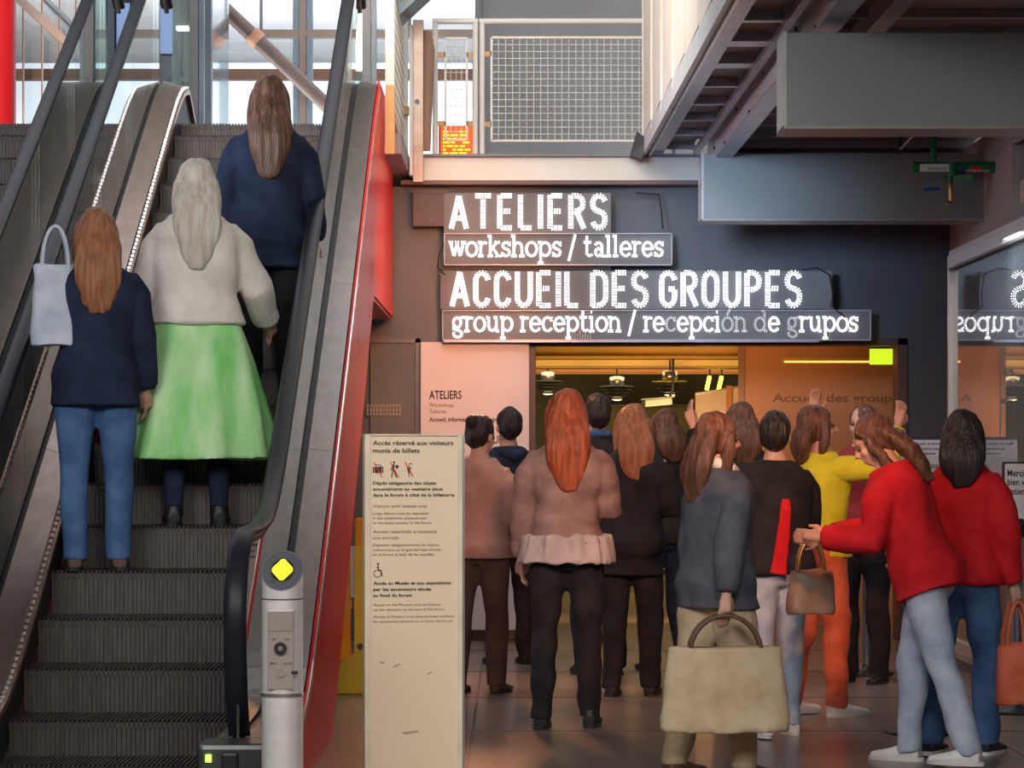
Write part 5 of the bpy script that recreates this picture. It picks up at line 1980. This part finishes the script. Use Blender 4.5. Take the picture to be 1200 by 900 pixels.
p_red = person('person in bright red jacket and pale jeans leaning forward at the right', at(1084, 896), hgt(896, 470) * 1.0, yaw=R_(64), lean=R_(20),
               hair='long', hair_len=.24, hair_mat=H_BR, top=C_RED, top_len=.82, top_fat=.045, bottom=C_LJEAN, shoe=S_WHITE, seed=23, stride=.26, stance=.02, arms=(((.20, .15, -.95), (.0, 1, .05)), ((.2, .55, -.8), (-.1, 1, -.15))), head=(R_(12), R_(-10)))
p_wine = person('person with black hair in red sweater and dark blue jeans beside the glass case', at(1128, 884), hgt(884, 480), yaw=R_(-30),
       hair='long', hair_len=.2, hair_mat=H_DK, top=C_RED, top_len=.86, top_fat=.03, bottom=C_JEAN, shoe=BLACK, seed=25, stride=.14, head=(R_(20), 0), arms=(HOLD, HANG))
person('person with bare face tone and wine top in front of the dark wall', at(1010, 800), hgt(800, 474), yaw=R_(150),
       hair='short', hair_mat=H_BR, top=C_WINE, top_len=.84, top_fat=.03, bottom=C_BLACK, shoe=BLACK, shoe_col2=DS, seed=27, vox=.013, head=(0, R_(4)))

# escalator riders


def on_step(px, D):
    k_ = round((D - 9.35) / .3464)
    return (PX(px, D), D, zs(D + .12) + .0)


# real step heights: find the tread below D
steps_y = sorted([(c.location.y, c.location.z) for c in esc.children if c.name.startswith('step')])


def tread(D):
    z = 0
    for y, zz_ in steps_y:
        if y <= D:
            z = zz_
    return z


def rider(px, D): return (PX(px, D), D, tread(D + .02))


person('escalator rider with long ash blond hair, cream jacket and light green skirt', rider(230, 12.87), 1.78, yaw=R_(8),
       hair='long', hair_len=.34, hair_mat=H_BLD, top=C_CREAM, top_len=.94, top_fat=.055, bottom=C_GREEN, bottom_kind='skirt', skirt_len=.72, skirt_w=2.25, extra=C_NAVY, shoe=BLACK, shoe_col2=DS, seed=31,
       arms=(((.30, .3, -1), (.1, .7, -.8)), ((.5, .3, -1), (.2, .6, -.5))), hood=C_WHITE)
person('escalator rider with long brown hair in a navy coat on the steps above', rider(316, 13.95), 1.74, yaw=R_(5),
       hair='long', hair_len=.36, hair_mat=H_BR, top=C_NAVY, top_len=.72, top_fat=.036, bottom=C_BLACK, shoe=BLACK, shoe_col2=DS, seed=33, stride=.0)
person('escalator rider with brown hair, navy coat and blue jeans at the left handrail', rider(113, 12.45), 1.70, yaw=R_(12),
       hair='long', hair_len=.32, hair_mat=H_GIN, top=C_NAVY, top_len=.78, top_fat=.036, bottom=C_JEAN, shoe=S_BR, shoe_col2=DS, seed=35, collar=C_PBLUE,
       arms=(((.20, .5, -.8), (.0, 1, .1)), HANG))


# ------------------------------------------------------------------ things people carry
def bag(name, label, loc, w_, h_, d_, m_, rz=0, handle=.25, hm=None, cat='bag', sag=.08):
    t = thing(name, label, cat, loc, rz)
    S = Shape()
    rg = []
    for i in range(7):
        u = i / 6
        e = 1 - sag * math.cos(u * math.pi)
        rg.append((0, 0, u * h_, w_ / 2 * (1.10 - .20 * u) * (0.94 if i == 0 else 1), d_ / 2 * (1.15 - .6 * u)))
    S.loft(rg, 24)
    me = remesh(S.V, S.F, .012, 2, 'bag_body')
    folds(me, .008, (9, 9, 12), int(w_ * 100))
    me.materials.append(m_)
    link('bag_body', me, t)
    for sy in (-1, 1):
        pts = []
        for i in range(13):
            a = math.pi * i / 12
            pts.append((w_ * .28 * math.cos(a), sy * d_ * .16, h_ - .02 + handle * math.sin(a)))
        MB().tube(pts, .009, 8).build('handle', hm or m_, t)
    MB().tube([(-w_ * .43, 0, h_ - .004), (w_ * .43, 0, h_ - .004)], .006, 8).build('top_seam', hm or m_, t)
    return t


def hang(hand, h_, handle, dz=0.0):
    return (hand.x, hand.y, hand.z - h_ - handle + .015 + dz)


hb = p_grey[1][1]
bag('tote_bag', 'big slouchy beige tote bag carried low by the person in the grey jacket', hang(hb, .34, .15), .52, .34, .17, C_BEIGE, R_(4), .15, S_BR)
hb = p_red[1][1]
bag('shoulder_bag', 'brown leather bag hanging from the forearm of the person in the red jacket', hang(hb, .20, .16), .22, .20, .10, mat('bag_leather', (.30, .20, .15), .4, 0, .2, 6), R_(8), .16, BRASS)
hb = p_gin[1][0]
hbg = bag('handbag', 'dark blue handbag with small brass clasp behind the auburn haired person', hang(hb, .20, .12), .24, .20, .10, C_NAVY, R_(-5), .12, BLACK)
MB().tube([(-.02, -.062, .19), (0, -.066, .15), (.02, -.062, .19)], .005, 6).build('clasp', BRASS, hbg)
hb = p_wine[1][1]
bag('coral_bag', 'coral fabric bag hanging low at the right of the jeans', hang(hb, .26, .22), .20, .26, .14, C_CORAL, R_(20), .22, C_CORAL)
bag('shoulder_bag', 'pale blue soft bag at the left side of the rider in blue jeans', (PX(62, 12.3), 12.36, PZ(405, 12.3)), .22, .38, .14, C_PBLUE, R_(15), .20, C_PBLUE)
# red scarf strip
S = Shape()
D = 12.65
S.limb([(.02, .0, .0), (.016, -.03, -.05), (.008, -.035, -.13), (0, -.02, -.22), (-.012, -.02, -.30), (-.02, -.02, -.36)], [(.022, .012), (.030, .014), (.032, .014), (.034, .012), (.038, .012), (.044, .010)])
me = remesh(S.V, S.F, .007, 1, 'scarf')
folds(me, .003, (30, 30, 8), 2)
me.materials.append(C_RED)
o = link('scarf', me, None, P(916, 585, D))
tag(o, 'bright red scarf end hanging down the back of the black jacket', 'scarf')
